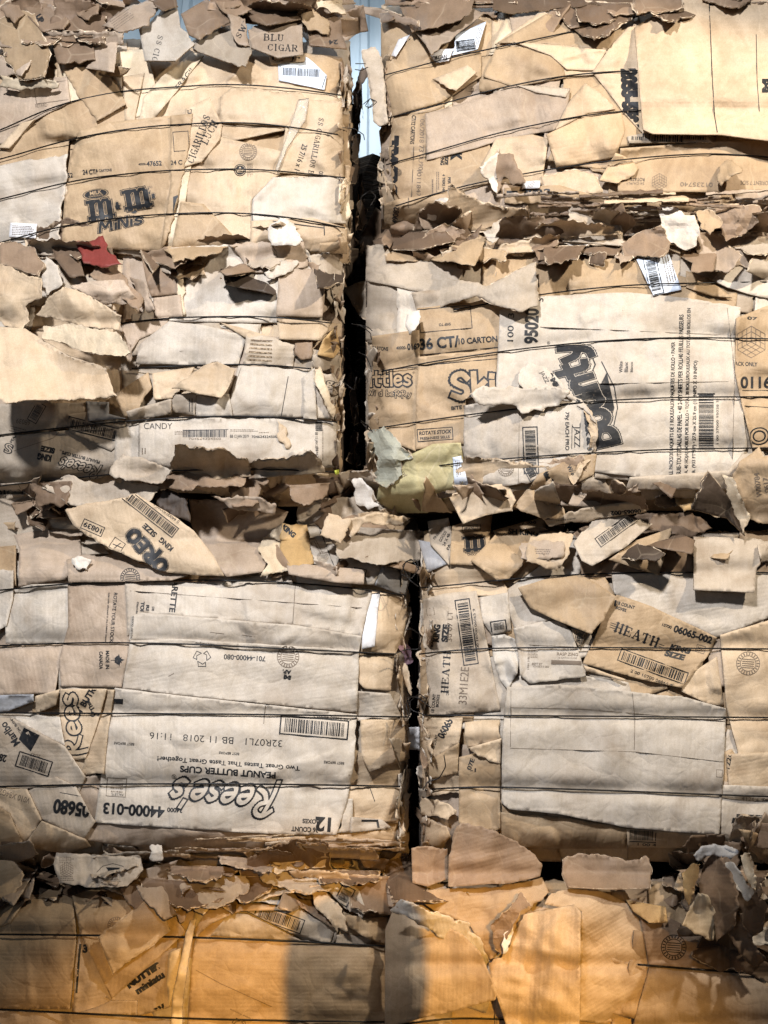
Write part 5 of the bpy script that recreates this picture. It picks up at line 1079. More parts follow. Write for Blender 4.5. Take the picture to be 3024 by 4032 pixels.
S('D', '4', [(1480, 960), (1520, 970), (1590, 1130), (1562, 1195), (1520, 1080)], tone='c', name='torn_flap', off=95, torn=True, crum=4, tilt=(60, 0), drape=False, stack=False)
S('D', '4', [(-20, 990), (40, 965), (100, 1000), (135, 1060), (110, 1090), (40, 1060)], tone='gk', name='torn_scrap', off=30, torn=True, crum=8, drape=False, stack=False)

# =================================================================== lower left bale
S('E', '5', [(-40, 95), (120, 92), (230, 112), (262, 180), (400, 292), (420, 322), (260, 330), (-40, 310)], tone='gk', name='torn_flap', off=14, wr=2, cre=4, torn={1, 2}, m=M_CORR, grain=80)
S('E', '5', [(52, 250), (150, 235), (305, 232), (312, 330), (250, 422), (70, 450), (75, 300)], tone='pk', off=18, wr=2, cre=2)
S('E', '5', [(-40, 300), (60, 290), (62, 445), (-40, 460)], tone='k', off=10)
S('E', '5', [(727, 112), (850, 118), (1000, 128), (1108, 160), (1060, 260), (1010, 392), (870, 412), (800, 330), (735, 215)], tone='pk', name='torn_flap', off=30, wr=2, cre=4, torn={0, 1, 2}, rough=4, folds=[((730, 190), (1050, 260), 8)])
S('E', '5', [(1140, 195), (1240, 160), (1325, 280), (1290, 378), (1200, 360)], tone='gr', off=25, wr=2, cre=2, prints=[('ln', [(1205, 165), (1285, 375)], 4, 2), ('seal', 1240, 335, 22), ('tiny', 1225, 300, 60, 16, 62, 2)])
S('E', '5', [(1325, 315), (1478, 350), (1440, 442), (1400, 440), (1310, 350)], tone='gr', off=30, torn={0}, prints=[('rect', 1380, 405, 50, 55, 12, 2.5), ('tiny', 1380, 415, 36, 20, 100, 3)])
S('E', '5', [(1470, 362), (1580, 388), (1562, 485), (1440, 444)], tone='bg', off=34, wr=3, cre=3, torn={0})
S('E', '5', [(1100, 368), (1180, 362), (1400, 384), (1398, 440), (1280, 432), (1110, 402)], tone='pk', name='folded_strip', off=55, torn={0}, wr=2, tilt=(0, 20), stack=False)
S('E', '5', [(1145, 120), (1400, 100), (1540, 150), (1600, 190), (1612, 240), (1500, 292), (1330, 250), (1140, 195)], tone='gk', name='torn_flap', off=20, crum=7, torn=True)
S('E', '5', [(1375, 280), (1540, 270), (1545, 340), (1500, 365), (1370, 320)], tone='gk', name='torn_flap', off=30, torn=True, crum=5)
S('E', '5', [(990, 310), (1010, 260), (1085, 205), (1130, 260), (1125, 380), (1050, 400), (1000, 412), (1030, 360)], tone='c', name='torn_liner', off=36, torn=True, rough=8, m=M_CORR, grain=90, crum=6, wr=3, stack=False)
S('E', '5', [(1085, 205), (1180, 210), (1205, 360), (1120, 390), (1075, 300)], tone='o', name='torn_flap', off=42, torn=True, crum=6, stack=False, prints=[('t', 'KING', 1110, 235, 60, 22, 40, .06)])
S('E', '5', [(1228, 252), (1262, 165), (1350, 188), (1310, 285)], tone='p', name='torn_card', off=80, torn=True, crum=3, tilt=(20, 30), drape=False, stack=False, thing=('small square tan card upon the ragged ledge left of the centre gap', 'card scrap'))
S('E', '5', [(1320, 190), (1440, 165), (1580, 185), (1540, 215), (1400, 205), (1350, 260)], tone='p', name='torn_scrap', off=75, torn=True, crum=8, drape=False, stack=False, peel=5)
# face
S('E', '5', [(1425, 462), (1545, 490), (1572, 560), (1520, 710), (1385, 700), (1400, 560)], tone='p', off=8, wr=4, cre=4, tint=1.12)
S('E', '5', [(1400, 480), (1460, 470), (1440, 680), (1390, 690)], tone='w', off=10, name='paper_label', m=M_LABEL, tint=.95)
S('E', '5', [(1375, 705), (1515, 720), (1502, 850), (1400, 840), (1365, 800)], tone='p', off=9, wr=3, cre=4)
S('E', '5', [(1360, 850), (1500, 860), (1545, 950), (1420, 980), (1360, 960)], tone='gr', off=8, wr=4, cre=5, crum=4)
S('E', '5', [(1385, 960), (1560, 960), (1575, 1110), (1420, 1160), (1390, 1100)], tone='p', off=8, wr=4, cre=5, crum=3)
S('E', '7', [(1420, 100), (1640, 105), (1625, 250), (1400, 230)], tone='p', off=8, wr=3, cre=3, tint=1.1, prints=[('ln', [(1510, 105), (1530, 160)], 3)])
S('E', '7', [(1110, 312), (1600, 275), (1625, 335), (1420, 350), (1115, 360)], tone='p', off=14, wr=2, torn={1})
S('E', '7', [(1330, 150), (1440, 150), (1440, 290), (1320, 290)], tone='gr', off=9, prints=[('t', 'G', 1370, 255, 50, 50, 184, .08), ('t', 's', 1385, 182, 30, 30, 184, .1)])
S('E', '7', [(1435, 225), (1560, 235), (1600, 270), (1430, 290)], tone='gr', off=9, prints=[('ln', [(1480, 240), (1540, 240), (1545, 265)], 9)])
S('E', '7', [(170, 235), (390, 245), (1110, 298), (1115, 362), (900, 365), (560, 345), (340, 320)], tone='pk', off=5, wr=2, tint=1.15)
S('E', '5', [(18, 470), (120, 440), (480, 428), (505, 650), (468, 838), (230, 832), (215, 670), (22, 668)], tone='gr', off=8, wr=1.8, cre=4, tint=.97)
S('E', '5', [(-60, 675), (245, 668), (210, 858), (-60, 866)], tone='pk', off=10, wr=2.5, cre=3, tint=1.1)
S('E', '5', [(-60, 390), (52, 385), (50, 500), (25, 600), (-60, 650)], tone='gr', off=12, torn={0})
S('E', '5', [(260, 440), (520, 430), (505, 650), (468, 836), (235, 832), (225, 740), (262, 600)], tone='pk', off=11, wr=2, cre=3, tint=1.12,
  prints=[('t', 'ROTATE YOUR STOCK', 436, 568, 192, 14, 95, .015), ('t', 'Sale only allowed in the United States', 412, 566, 190, 9, 94, .01), ('t', 'MADE IN', 413, 730, 70, 14, 90, .03), ('t', 'CANADA', 388, 732, 68, 14, 90, .03), ('leaf', 452, 731, 27, 88)])
S('E', '5', [(262, 432), (255, 345), (345, 325), (500, 332), (560, 365), (660, 400), (720, 408), (660, 425), (480, 430)], tone='pk', name='ribbed_flap', off=34, m=M_CORR, torn={1, 2, 3, 4, 5}, wr=2, tilt=(0, 6), prints=[('seal', 500, 415, 38, 2), ('tiny', 545, 425, 70, 10, 10, 2)], stack=False)
S('E', '5', [(275, 350), (300, 330), (350, 345), (335, 385), (290, 375)], tone='wc', name='torn_scrap', off=50, m=M_CORR, grain=70, torn=True, crum=4, drape=False, stack=False)
S('E', '5', [(480, 430), (1100, 430), (1430, 462), (1390, 640), (1150, 600), (545, 550), (490, 640)], tone='gr', off=9, wr=1.6, cre=2, grain=3,
  prints=[('t', 'CIGARETTE', 672, 455, 185, 24, 97, .03), ('t', 'TOI', 547, 525, 38, 15, 95, .05), ('t', 'RI', 567, 530, 22, 12, 95, .05), ('t', 'DE', 588, 534, 16, 9, 95, .03), ('t', 'Gianvin', 528, 530, 46, 8, 95, .02), ('ln', [(1135, 440), (1125, 590)], 2.2, 3), ('ln', [(300, 450), (700, 480), (1390, 530)], 1.8, 3)])
S('E', '5', [(505, 560), (545, 548), (1150, 598), (1390, 638), (1380, 700), (495, 655)], tone='gr', off=11, wr=1, cre=1, tint=1.06, prints=[('ln', [(808, 624), (860, 630)], 1.6, 3), ('ln', [(930, 634), (980, 642)], 1.6, 3), ('t', '44000-00250', 508, 605, 90, 8, 95)])
S('E', '5', [(470, 840), (500, 655), (700, 650), (1100, 675), (1380, 692), (1372, 935), (1020, 900), (700, 868)], tone='gr', off=13, wr=1.2, cre=2, tint=1.04,
  prints=[('recy', 776, 724, 36, 180), ('t', 'Please Recycle', 792, 668, 84, 9, 186, .01), ('t', 'Recyclable', 790, 678, 44, 6, 186, .0), ('t', '701-44000-080', 940, 722, 160, 20, 183, .02), ('seal', 1107, 718, 43, 3), ('t', 'M', 1104, 797, 28, 18, 190, .08), ('t', 'AP.', 1102, 776, 34, 16, 187, .05), ('ln', [(648, 793), (668, 782)], 1.8, 3), ('ln', [(470, 836), (700, 866), (1020, 898), (1372, 933)], 2, 3)])
# the big upside-down carton
S('E', 's', [(452, 2708), (720, 2740), (1030, 2772), (1405, 2812), (1392, 3020), (1365, 3160), (1325, 3288), (1070, 3284), (700, 3262), (372, 3238), (405, 3000), (430, 2860)], tone='gr', off=16, wr=1.6, cre=4, tint=1.03, torn={3, 4}, rough=3,
  prints=[('bc', 1237, 2864, 272, 78, 5), ('t', '7 09 34000 44000 3', 1310, 2826, 150, 9, 186), ('t', '32R07L1   BB 11 2018   11:16', 850, 2912, 522, 26, 183.5, -.008), ('t', 'BEST BEFORE', 488, 2928, 80, 10, 184, .01), ('t', 'BEST BEFORE', 902, 2966, 80, 10, 184, .01), ('t', 'BEST BEFORE', 1315, 3003, 80, 10, 184, .01),
          ('t', 'Two Great Tastes That Taste Great Together!', 900, 3003, 562, 24, 184, .018), ('t', 'PEANUT BUTTER CUPS', 897, 3040, 378, 26, 184, .035), ('ro', "Reese's", 885, 3130, 440, 172, 186, .31, .35), ('t', '®', 685, 3058, 18, 18, 184),
          ('t', '44000-013', 527, 3190, 242, 46, 184, .035), ('t', '34000', 688, 3190, 60, 18, 184, .03), ('t', '36 COUNT', 1200, 3266, 106, 20, 183, .03), ('t', 'BOXES', 1224, 3234, 66, 18, 183, .03), ('t', '12', 1272, 3246, 62, 58, 184, .04),
          ('rect', 458, 3100, 78, 74, 184, 2, 3), ('tiny', 458, 3104, 50, 40, 184, 3), ('t', 'PALLETS', 462, 3128, 46, 9, 184), ('box', 466, 2762, 36, 20, 2), ('ln', [(1045, 2780), (1038, 2850)], 2, 3)])
S('E', '5', [(395, 842), (440, 845), (415, 1010), (400, 1171), (310, 1171), (345, 1050)], tone='p', off=12, wr=2.5, torn={3})
S('E', '5', [(232, 842), (410, 842), (380, 960), (330, 1110), (262, 1120), (228, 960)], tone='p', off=9, wr=3, cre=6, prints=[('ro', 'Rees', 278, 985, 270, 110, -97, .33), ('t', 'NUT BUTR', 318, 905, 160, 26, -58, .04), ('t', 'Two G', 385, 950, 80, 20, 200, .03), ('t', 'That', 345, 905, 50, 18, 235, .03)])
S('E', '5', [(135, 870), (230, 842), (215, 905), (140, 935)], tone='p', off=14, crum=4, torn={3})
S('E', '5', [(-60, 866), (130, 862), (130, 890), (30, 928), (-60, 935)], tone='bg', off=10, tint=1.3)
S('E', '5', [(-60, 938), (120, 935), (230, 950), (250, 1060), (150, 1020), (60, 960), (-60, 950)], tone='gr', off=12, wr=2)
S('E', '5', [(-60, 945), (50, 955), (250, 1062), (330, 1180), (280, 1300), (160, 1300), (-60, 1220)], tone='gk', off=14, wr=2, cre=4, tint=1.1,
  prints=[('t', 'Marlbo', 38, 1015, 100, 32, 235, .02), ('t', 'SPECIAL BLEND', 66, 990, 90, 10, 235, .01), ('poly', [(72, 1035), (92, 990), (152, 1020), (118, 1082)], 2), ('poly', [(98, 1012), (108, 1002), (118, 1026)], 0), ('t', '289', 4, 1105, 42, 30, 195, .04), ('bc', 130, 1130, 136, 62, 18), ('tf', '2047', 136, 1095, 40, 10, 195)])
S('E', '7', [(90, 130), (230, 60), (310, 100), (390, 245), (340, 320), (170, 235)], tone='gk', off=13, wr=3, cre=4, tint=1.12, prints=[('t', '05680', 292, 190, 150, 62, 188, .045), ('ln', [(245, 125), (330, 140)], 2.5), ('t', 'V', 345, 145, 26, 28, 170, .06)])
S('E', '7', [(-60, 100), (110, 110), (170, 235), (90, 350), (40, 210), (-60, 150)], tone='p', off=10, wr=3, cre=5, prints=[('tf', 'V010 X84G2', 60, 140, 130, 24, 198)])
S('E', '7', [(-60, 150), (40, 210), (110, 370), (-60, 400)], tone='k', off=8, wr=3, cre=4)
S('E', '7', [(90, 350), (170, 240), (350, 315), (370, 345), (280, 375)], tone='p', off=12, wr=4, cre=5, crum=3)
# its overhanging printed flap
S('E', '5', [(250, 155), (330, 128), (445, 112), (522, 93), (640, 160), (742, 232), (820, 330), (862, 408), (760, 405), (645, 395), (520, 345), (400, 290), (285, 215)], tone='p', name='printed_torn_flap', off=85, torn={0, 1, 2, 9, 10, 11}, rough=5, wr=2.5, cre=3, tilt=(0, -8), drape=False, stack=False, peel=3, tint=1.02,
  thing=('pale printed cookie carton flap folded over the ledge with curved barcode', 'carton flap'), prints=[('bc', 578, 168, 245, 46, 38), ('t', '0 44000 02280 0', 640, 165, 120, 14, 218), ('rof', 'OREO', 568, 308, 215, 84, 228, .46, 0, .07), ('t', 'KING', 638, 286, 62, 22, 222, .04), ('t', 'SIZE', 575, 232, 62, 22, 222, .04),
    ('t', 'CHOCOLATE COOKIES', 560, 272, 110, 9, 228, .01), ('rect', 356, 222, 88, 40, 24, 2.5), ('t', '10839', 356, 222, 74, 20, 204, .02), ('rect', 450, 290, 50, 46, 34, 2), ('ln', [(435, 285), (470, 300)], 3), ('ln', [(440, 300), (462, 282)], 3)])
S('E', '5', [(545, 40), (640, 70), (720, 110), (730, 200), (640, 160), (560, 100)], tone='dk', name='torn_flap', off=30, crum=6, torn=True, drape=False, stack=False)
S('E', '5', [(810, 100), (1000, 105), (1060, 130), (1055, 170), (900, 150)], tone='pk', name='torn_flap', off=60, torn=True, crum=5, tilt=(0, -40), drape=False, stack=False)
S('E', '5', [(1530, 680), (1560, 668), (1582, 700), (1585, 740), (1560, 755), (1552, 715)], tone='pink', name='pink_plastic', off=-10, torn=True, crum=14, m=M_PAPER, drape=False, stack=False, thing=('small pink crumpled plastic scrap hanging in the dark central gap', 'plastic scrap'))
S('E', '5', [(1556, 992), (1612, 988), (1612, 1078), (1560, 1075)], tone='w', name='white_card', off=-5, crum=3, tilt=(10, 0), m=M_LABEL, drape=False, stack=False, thing=('small white rectangular card sticking into the central gap', 'white card'))

# =================================================================== lower right bale
S('F', '6', [(185, 400), (380, 400), (520, 470), (560, 540), (420, 540), (190, 560), (170, 480)], tone='p', off=5, cre=6, wr=3)
S('F', '6', [(160, 300), (215, 310), (290, 400), (200, 440)], tone='bg', off=10, tint=1.2)
S('F', '6', [(200, 220), (290, 205), (310, 300), (292, 410), (212, 320)], tone='gk', off=14, prints=[('t', 'FINISHED', 246, 272, 62, 12, -50, .02), ('t', 'GOODS', 265, 285, 50, 13, -60, .02), ('t', '24 X 48', 280, 300, 56, 13, -65, .02), ('t', 'PA', 290, 330, 26, 12, -70, .02)])
S('F', '6', [(305, 240), (480, 190), (462, 330), (395, 410), (295, 405)], tone='k', off=18, wr=3, cre=3, prints=[('rect', 388, 250, 80, 28, -8, 2.5), ('t', 'PEANUT', 388, 250, 62, 14, -8, .03), ('selogo', 'm', 402, 315, 110, 80, -5, .26), ('t', 'CHOCOLATE', 405, 362, 70, 10, 0, .03)])
S('F', '6', [(480, 260), (700, 200), (720, 380), (570, 490), (500, 300)], tone='k', off=15, wr=3, crum=4, prints=[('t', 'SH KING', 610, 268, 130, 24, 5, .05), ('t', '10700-0', 630, 225, 70, 14, 0, .03)])
S('F', '6', [(385, 390), (490, 278), (620, 395), (545, 470), (500, 475)], tone='k', off=30, name='torn_flap', wr=2, tilt=(0, 10))
S('F', '6', [(850, 290), (1160, 200), (1340, 300), (1340, 440), (860, 470)], tone='b', off=10, wr=3)
S('F', '6', [(990, 440), (1340, 440), (1700, 440), (1700, 620), (1440, 720), (1150, 600), (1000, 530)], tone='gr', off=6, wr=1.5, cre=3)
S('F', '6', [(545, 510), (720, 385), (850, 450), (820, 620), (740, 640), (575, 688), (545, 600)], tone='gr', off=10, wr=2.5, cre=5)
S('F', '6', [(700, 500), (960, 460), (1010, 545), (960, 630), (900, 705), (740, 640)], tone='k', off=12)
S('F', '6', [(425, 545), (545, 525), (560, 690), (480, 715), (430, 640)], tone='gr', off=12, prints=[('rect', 505, 675, 70, 60, -8, 5), ('bn', 505, 670, 44, 30, -8)])
S('F', '6', [(815, 680), (880, 700), (855, 770), (830, 730)], tone='p', off=14, prints=[('bc', 852, 720, 70, 40, 100)])
S('F', '6', [(1290, 900), (1440, 800), (1470, 1010), (1400, 1005), (1290, 950)], tone='p', off=7, crum=3)
S('F', '6', [(560, 900), (620, 870), (860, 880), (1060, 910), (1090, 1000), (560, 960)], tone='gr', off=8, wr=2)
S('F', '6', [(475, 712), (530, 705), (575, 725), (592, 800), (585, 870), (545, 945), (510, 900), (480, 800)], tone='wc', name='crumpled_paper', m=M_PAPER, off=18, crum=10, wr=3, csc=.7, smooth=True, tint=.85)
# two toffee cartons
S('F', '6', [(180, 555), (270, 530), (410, 518), (455, 740), (512, 1032), (210, 1052), (190, 800)], tone='gk', off=14, wr=3, cre=4, tint=1.12,
  prints=[('bc', 367, 695, 285, 66, 82), ('t', '2 00 10700 06065 9', 408, 690, 190, 10, -96), ('se', 'HEATH', 278, 868, 180, 34, -86, .18), ('t', 'KING', 238, 700, 76, 30, -84, .06), ('t', 'SIZE', 276, 700, 76, 30, -84, .06), ('tf', '33M1E2E', 355, 925, 160, 36, -86), ('tf', '30 07 LT', 295, 670, 130, 22, -88),
          ('t', '18 COUNT', 225, 1000, 80, 14, -84, .03), ('t', 'BOXES', 243, 990, 54, 13, -84, .03), ('t', 'HEATH', 220, 740, 60, 12, -84, .05), ('rect', 212, 608, 34, 30, -10, 2, 3), ('ln', [(290, 945), (290, 965)], 2), ('ln', [(282, 945), (282, 965)], 2)])
S('F', '6', [(960, 620), (1010, 535), (1160, 585), (1440, 718), (1400, 800), (1290, 935), (1100, 895), (865, 830)], tone='k', off=16, wr=2, cre=3, tint=1.1,
  prints=[('t', '18 COUNT', 1050, 580, 78, 15, 17, .03), ('t', 'BOXES', 1030, 596, 46, 13, 17, .03), ('box', 1005, 571, 9, 26, 8), ('se', 'HEATH', 1097, 707, 200, 48, 21, .19), ('t', '06065-002', 1338, 705, 172, 32, 18, .04), ('t', '10700', 1226, 669, 42, 13, 18, .03),
          ('t', 'KING', 1284, 768, 88, 26, 14, .06, .2), ('t', 'SIZE', 1260, 795, 88, 26, 14, .06, .2), ('bc', 1166, 843, 308, 56, 20), ('t', '2 00 10700 06065 9', 1160, 893, 190, 13, 20, .01), ('ln', [(985, 655), (1008, 663)], 2), ('ln', [(983, 664), (1006, 672)], 2), ('ln', [(981, 673), (1004, 681)], 2),
          ('ln', [(1190, 745), (1214, 754)], 2), ('ln', [(1187, 754), (1211, 763)], 2), ('rect', 1370, 768, 40, 34, 16, 2.5, 3), ('tiny', 1370, 768, 28, 20, 16, 3)])
S('F', '6', [(868, 838), (1050, 898), (1040, 905), (880, 862)], tone='p', off=18, name='torn_flap')
S('F', '6', [(568, 680), (690, 650), (770, 640), (820, 700), (850, 790), (880, 886), (640, 915), (598, 880), (590, 800)], tone='gr', off=22, wr=1.6, cre=2, torn={1, 5}, rough=3, tint=.9,
  prints=[('tf', 'HOSTESS', 808, 768, 56, 10, 2), ('tf', 'RASP ZING', 800, 790, 90, 14, 2, .02), ('tf', '16 CNT/12.12 OZ', 800, 806, 80, 7, 2), ('box', 795, 826, 130, 18, 2, 3), ('tf', 'BEST BY', 670, 832, 44, 9, 2), ('tf', 'NOV/08/2018 0050', 685, 843, 70, 9, 2), ('tf', 'LMN 318', 632, 830, 50, 8, -88), ('tiny', 652, 785, 44, 44, 0, 7), ('ln', [(635, 750), (852, 760)], 1.5, 3)])
S('F', '6', [(588, 505), (700, 470), (855, 450), (930, 490), (1008, 545), (960, 630), (902, 705), (740, 640), (640, 590)], tone='k', name='folded_flap', off=55, wr=3, cre=3, torn={5}, tilt=(6, 8), drape=False, stack=True, folds=[((860, 450), (740, 640), 8)],
  thing=('tan angular flap pointing down left of the tilted toffee carton', 'carton flap'))
# big grey blank panel and right hand cartons
S('F', 's', [(2835, 2500), (2900, 2480), (3100, 2420), (3150, 2980), (2910, 2980), (2860, 2780)], tone='p', off=13, wr=2, cre=3, tint=1.0,
  prints=[('seal', 2946, 2612, 47, 3), ('tf', '00 10700 06065', 2833, 2710, 150, 11, -86)])
S('F', 's', [(2860, 2970), (3050, 2960), (3150, 2980), (3150, 3120), (2870, 3110)], tone='p', off=8, prints=[('t', '12261', 2870, 2990, 76, 18, -80, .02)])
S('F', 's', [(2840, 3090), (3150, 3100), (3150, 3330), (2830, 3330)], tone='gr', off=7, prints=[('t', 'TRS', 2960, 3260, 170, 74, 3, .08, .25), ('rect', 2980, 3215, 160, 12, 3, 5), ('tf', '4126:6 7468', 2985, 3148, 130, 14, 3)])
S('F', '8', [(510, 215), (800, 240), (1055, 285), (1050, 372), (510, 372)], tone='k', off=6, tint=1.1)
S('F', '8', [(1052, 285), (1300, 300), (1440, 318), (1340, 370), (1058, 366)], tone='p', off=8, crum=3, prints=[('bc', 1115, 315, 130, 60, 3), ('t', '1 00 4', 1140, 355, 80, 12, 3, .02)])
S('F', '8', [(335, -20), (512, -60), (512, 292), (400, 300), (332, 262)], tone='k', off=8, wr=2, tint=1.05, prints=[('t', '07E', 385, 10, 50, 20, -70, .03), ('t', '-1', 395, 35, 24, 16, 0, .03)])
S('F', '6', [(185, 1062), (352, 1060), (335, 1170), (205, 1250), (178, 1180)], tone='p', off=9, wr=3, cre=4, prints=[('t', '06065', 275, 1108, 90, 34, -62, .04), ('t', '18 COUNT', 232, 1165, 60, 12, -75, .02), ('tiny', 205, 1150, 60, 12, -80, 2)])
S('F', '6', [(190, 1255), (335, 1170), (330, 1300), (200, 1330)], tone='k', off=7, cre=5, crum=3)
S('F', '6', [(360, 1082), (440, 1072), (508, 1072), (518, 1160), (372, 1192), (358, 1140)], tone='p', off=20, torn={2, 3}, tint=1.08)
S('F', '6', [(372, 1192), (518, 1150), (512, 1262), (420, 1230)], tone='p', off=18, torn={2, 3}, tint=1.1)
S('F', '8', [(172, 152), (240, 160), (322, 205), (290, 252), (170, 222)], tone='p', m=M_CORR, grain=70, off=16, torn=True, name='ribbed_liner')
S('F', '8', [(192, 240), (280, 275), (300, 320), (250, 372), (190, 362)], tone='p', off=14, name='torn_flap', torn={0})
S('F', 's', [(1996, 2704), (2200, 2694), (2480, 2722), (2700, 2745), (2858, 2790), (2850, 3040), (2832, 3288), (2660, 3275), (2465, 3258), (2200, 3205), (2005, 3186), (1974, 3160), (1978, 2900)], tone='gr', name='large_blank_panel', off=26, wr=1.5, cre=3, tint=.88, torn={2}, rough=3, grain=2,
  prints=[('ln', [(2012, 2720), (2010, 2940)], 1.8, 3), ('ln', [(2010, 2786), (2300, 2792), (2856, 2840)], 1.6, 3), ('ln', [(2010, 2946), (2500, 2960), (2850, 3000)], 1.6, 3), ('ln', [(2490, 2730), (2500, 2830), (2498, 2950)], 2, 3), ('rect', 2833, 3045, 26, 30, 2, 1.8, 3), ('ln', [(2012, 3190), (2030, 3220), (2480, 3262)], 1.8, 3)])
# ledge flaps above it
S('F', '6', [(288, 108), (380, 85), (540, 52), (578, 130), (560, 175), (450, 195), (352, 232)], tone='p', name='square_torn_flap', off=90, torn={1, 2, 3}, rough=4, wr=3, cre=3, folds=[((440, 70), (450, 200), 10)], drape=False, stack=False, peel=3,
  thing=('square tan flap standing on the ledge above the peanut sweets carton', 'torn flap'))
S('F', '6', [(700, 215), (860, 165), (1130, 128), (1140, 180), (960, 205), (720, 242)], tone='p', name='rolled_printed_strip', off=85, torn={0, 4}, crum=4, tilt=(0, -50), drape=False, stack=False, prints=[('t', '06065-002', 1050, 182, 130, 20, 176, .04), ('tiny', 800, 212, 100, 12, -8, 1)],
  thing=('rolled strip with a printed number lying along the lower right ledge', 'carton strip'))
S('F', '6', [(640, 60), (700, 140), (780, 160), (800, 200), (700, 215), (560, 160)], tone='k', name='torn_flap', off=60, crum=6, torn=True, drape=False, stack=False)
S('F', '6', [(840, 60), (1000, 130), (920, 160), (760, 150)], tone='pk', name='torn_flap', off=60, crum=4, torn={1}, drape=False, stack=False, prints=[('tiny', 860, 110, 90, 26, 25, 2)])
S('F', '6', [(600, 312), (700, 300), (785, 308), (780, 370), (700, 385), (600, 382)], tone='pk', name='torn_flap', off=95, torn=True, crum=3, drape=False, stack=False, prints=[('tiny', 690, 350, 100, 26, 2, 3)])
S('F', '6', [(640, 285), (740, 270), (825, 278), (800, 370), (752, 432), (620, 395)], tone='p', name='torn_flap', off=80, torn=True, crum=4, tilt=(0, 10), drape=False, stack=False)
S('F', '6', [(825, 318), (920, 200), (1000, 180), (1165, 232), (1050, 330), (905, 412), (860, 390)], tone='gk', name='barcoded_torn_flap', off=75, torn={0, 1, 2}, wr=3, cre=4, tilt=(0, 12), drape=False, stack=False, prints=[('bc', 1010, 255, 200, 48, -36), ('box', 852, 372, 22, 22, 30)], tint=1.1,
  thing=('torn carton flap with a slanted bent barcode on the lower right ledge', 'carton flap'))
S('F', '6', [(975, 385), (1100, 300), (1245, 248), (1222, 350), (1192, 450), (1100, 425)], tone='k', name='torn_flap', off=60, wr=2, cre=2, tilt=(0, 8), drape=False, stack=False, torn={2})
S('F', '6', [(1340, 285), (1500, 290), (1680, 300), (1612, 420), (1602, 526), (1340, 515)], tone='gk', name='square_hanging_flap', off=75, wr=2, cre=2, tilt=(0, 12), torn={1, 2}, drape=False, stack=False,
  thing=('grey-brown square flap hanging over the first wire at the right edge', 'hanging flap'))
S('F', '6', [(1000, 195), (1330, 180), (1420, 250), (1340, 290), (1160, 260)], tone='db', name='torn_flap', off=25, crum=5, torn=True, drape=False, stack=False)
S('F', '6', [(1240, 120), (1340, 75), (1360, 160), (1300, 180)], tone='o', name='torn_flap', off=40, crum=6, torn=True, drape=False, stack=False)

# =================================================================== bottom left bale
S('G', '7', [(30, 620), (100, 540), (295, 548), (312, 700), (300, 850), (285, 1010), (-60, 1010), (-60, 690)], tone='k', off=8, wr=2, cre=3)
S('G', '7', [(-60, 600), (60, 560), (110, 560), (40, 660), (-60, 700)], tone='k', off=12, crum=4)
S('G', '7', [(320, 700), (380, 760), (470, 960), (560, 1035), (300, 1030), (305, 850)], tone='pk', off=4, prints=[('ln', [(325, 770), (312, 940)], 9), ('t', '13', 340, 762, 36, 36, 5, .06)])
S('G', '7', [(430, 960), (660, 780), (720, 760), (700, 1000), (560, 1040)], tone='pk', off=6, wr=3, cre=5, prints=[('t', 'miniatu', 612, 903, 135, 30, -33, .07), ('t', 'NUTTER', 590, 868, 170, 30, -34, .1), ('t', 'CANDY', 630, 1040, 120, 60, -30, .08)])
S('G', '7', [(-60, 1015), (300, 1030), (560, 1040), (740, 1060), (740, 1140), (-60, 1140)], tone='pk', off=5, cre=5, crum=3, tint=.9)
S('G', '7', [(450, 975), (560, 975), (558, 1035), (320, 1025), (400, 1000)], tone='pk', off=12, crum=4)
S('G', '7', [(295, 545), (420, 510), (540, 508), (640, 560), (760, 690), (690, 760), (455, 968), (330, 705)], tone='k', off=12, wr=3, cre=4, tint=.95, prints=[('seal', 475, 668, 36), ('t', '4835', 428, 555, 60, 26, 250, .04)])
S('G', '7', [(690, 780), (740, 760), (735, 860), (690, 1000), (680, 900)], tone='c', off=12, crum=8)
S('G', '7', [(800, 700), (850, 640), (940, 615), (1200, 730), (1570, 752), (1575, 1140), (760, 1140), (780, 850)], tone='k', name='large_amber_carton', off=6, wr=1.8, cre=3, tint=1.05, prints=[('tf', 'Please Recycle', 985, 1030, 100, 10, 205, .01), ('recy', 975, 1075, 32, 200), ('ln', [(800, 850), (900, 905), (1110, 1000)], 2.2, 3)])
S('G', '7', [(860, 710), (935, 618), (1010, 620), (1230, 730), (1100, 725)], tone='gk', off=12, wr=1.5)
S('G', '7', [(990, 600), (1200, 590), (1370, 680), (1345, 745), (1190, 700), (1040, 625)], tone='gk', off=14, wr=3, tint=.95, prints=[('bc', 1140, 640, 205, 62, 20), ('tf', '0 70701 03721 0', 1070, 640, 130, 14, 208)])
S('G', '7', [(790, 690), (850, 600), (960, 570), (1190, 590), (1200, 605), (980, 610), (860, 660), (800, 720)], tone='k', off=20, wr=3, cre=6)
S('G', '7', [(400, 715), (500, 640), (628, 550), (665, 610), (695, 690), (560, 790), (460, 868)], tone='p', name='triangular_flap', off=55, torn={0, 1, 5}, rough=5, wr=2, cre=3, drape=False, stack=True, peel=5,
  thing=('pointed tan triangular flap on the bottom left bale under the first wire', 'torn flap'))
S('G', '7', [(758, 700), (780, 645), (802, 640), (770, 800), (745, 1000), (742, 1140), (692, 1140), (705, 950), (740, 800)], tone='c', name='plastic_strip', m=M_LABEL, off=30, wr=3, cre=6, crum=6, csc=.6, stack=False,
  thing=('shiny cream plastic strip running down the bottom left bale', 'plastic strip'))
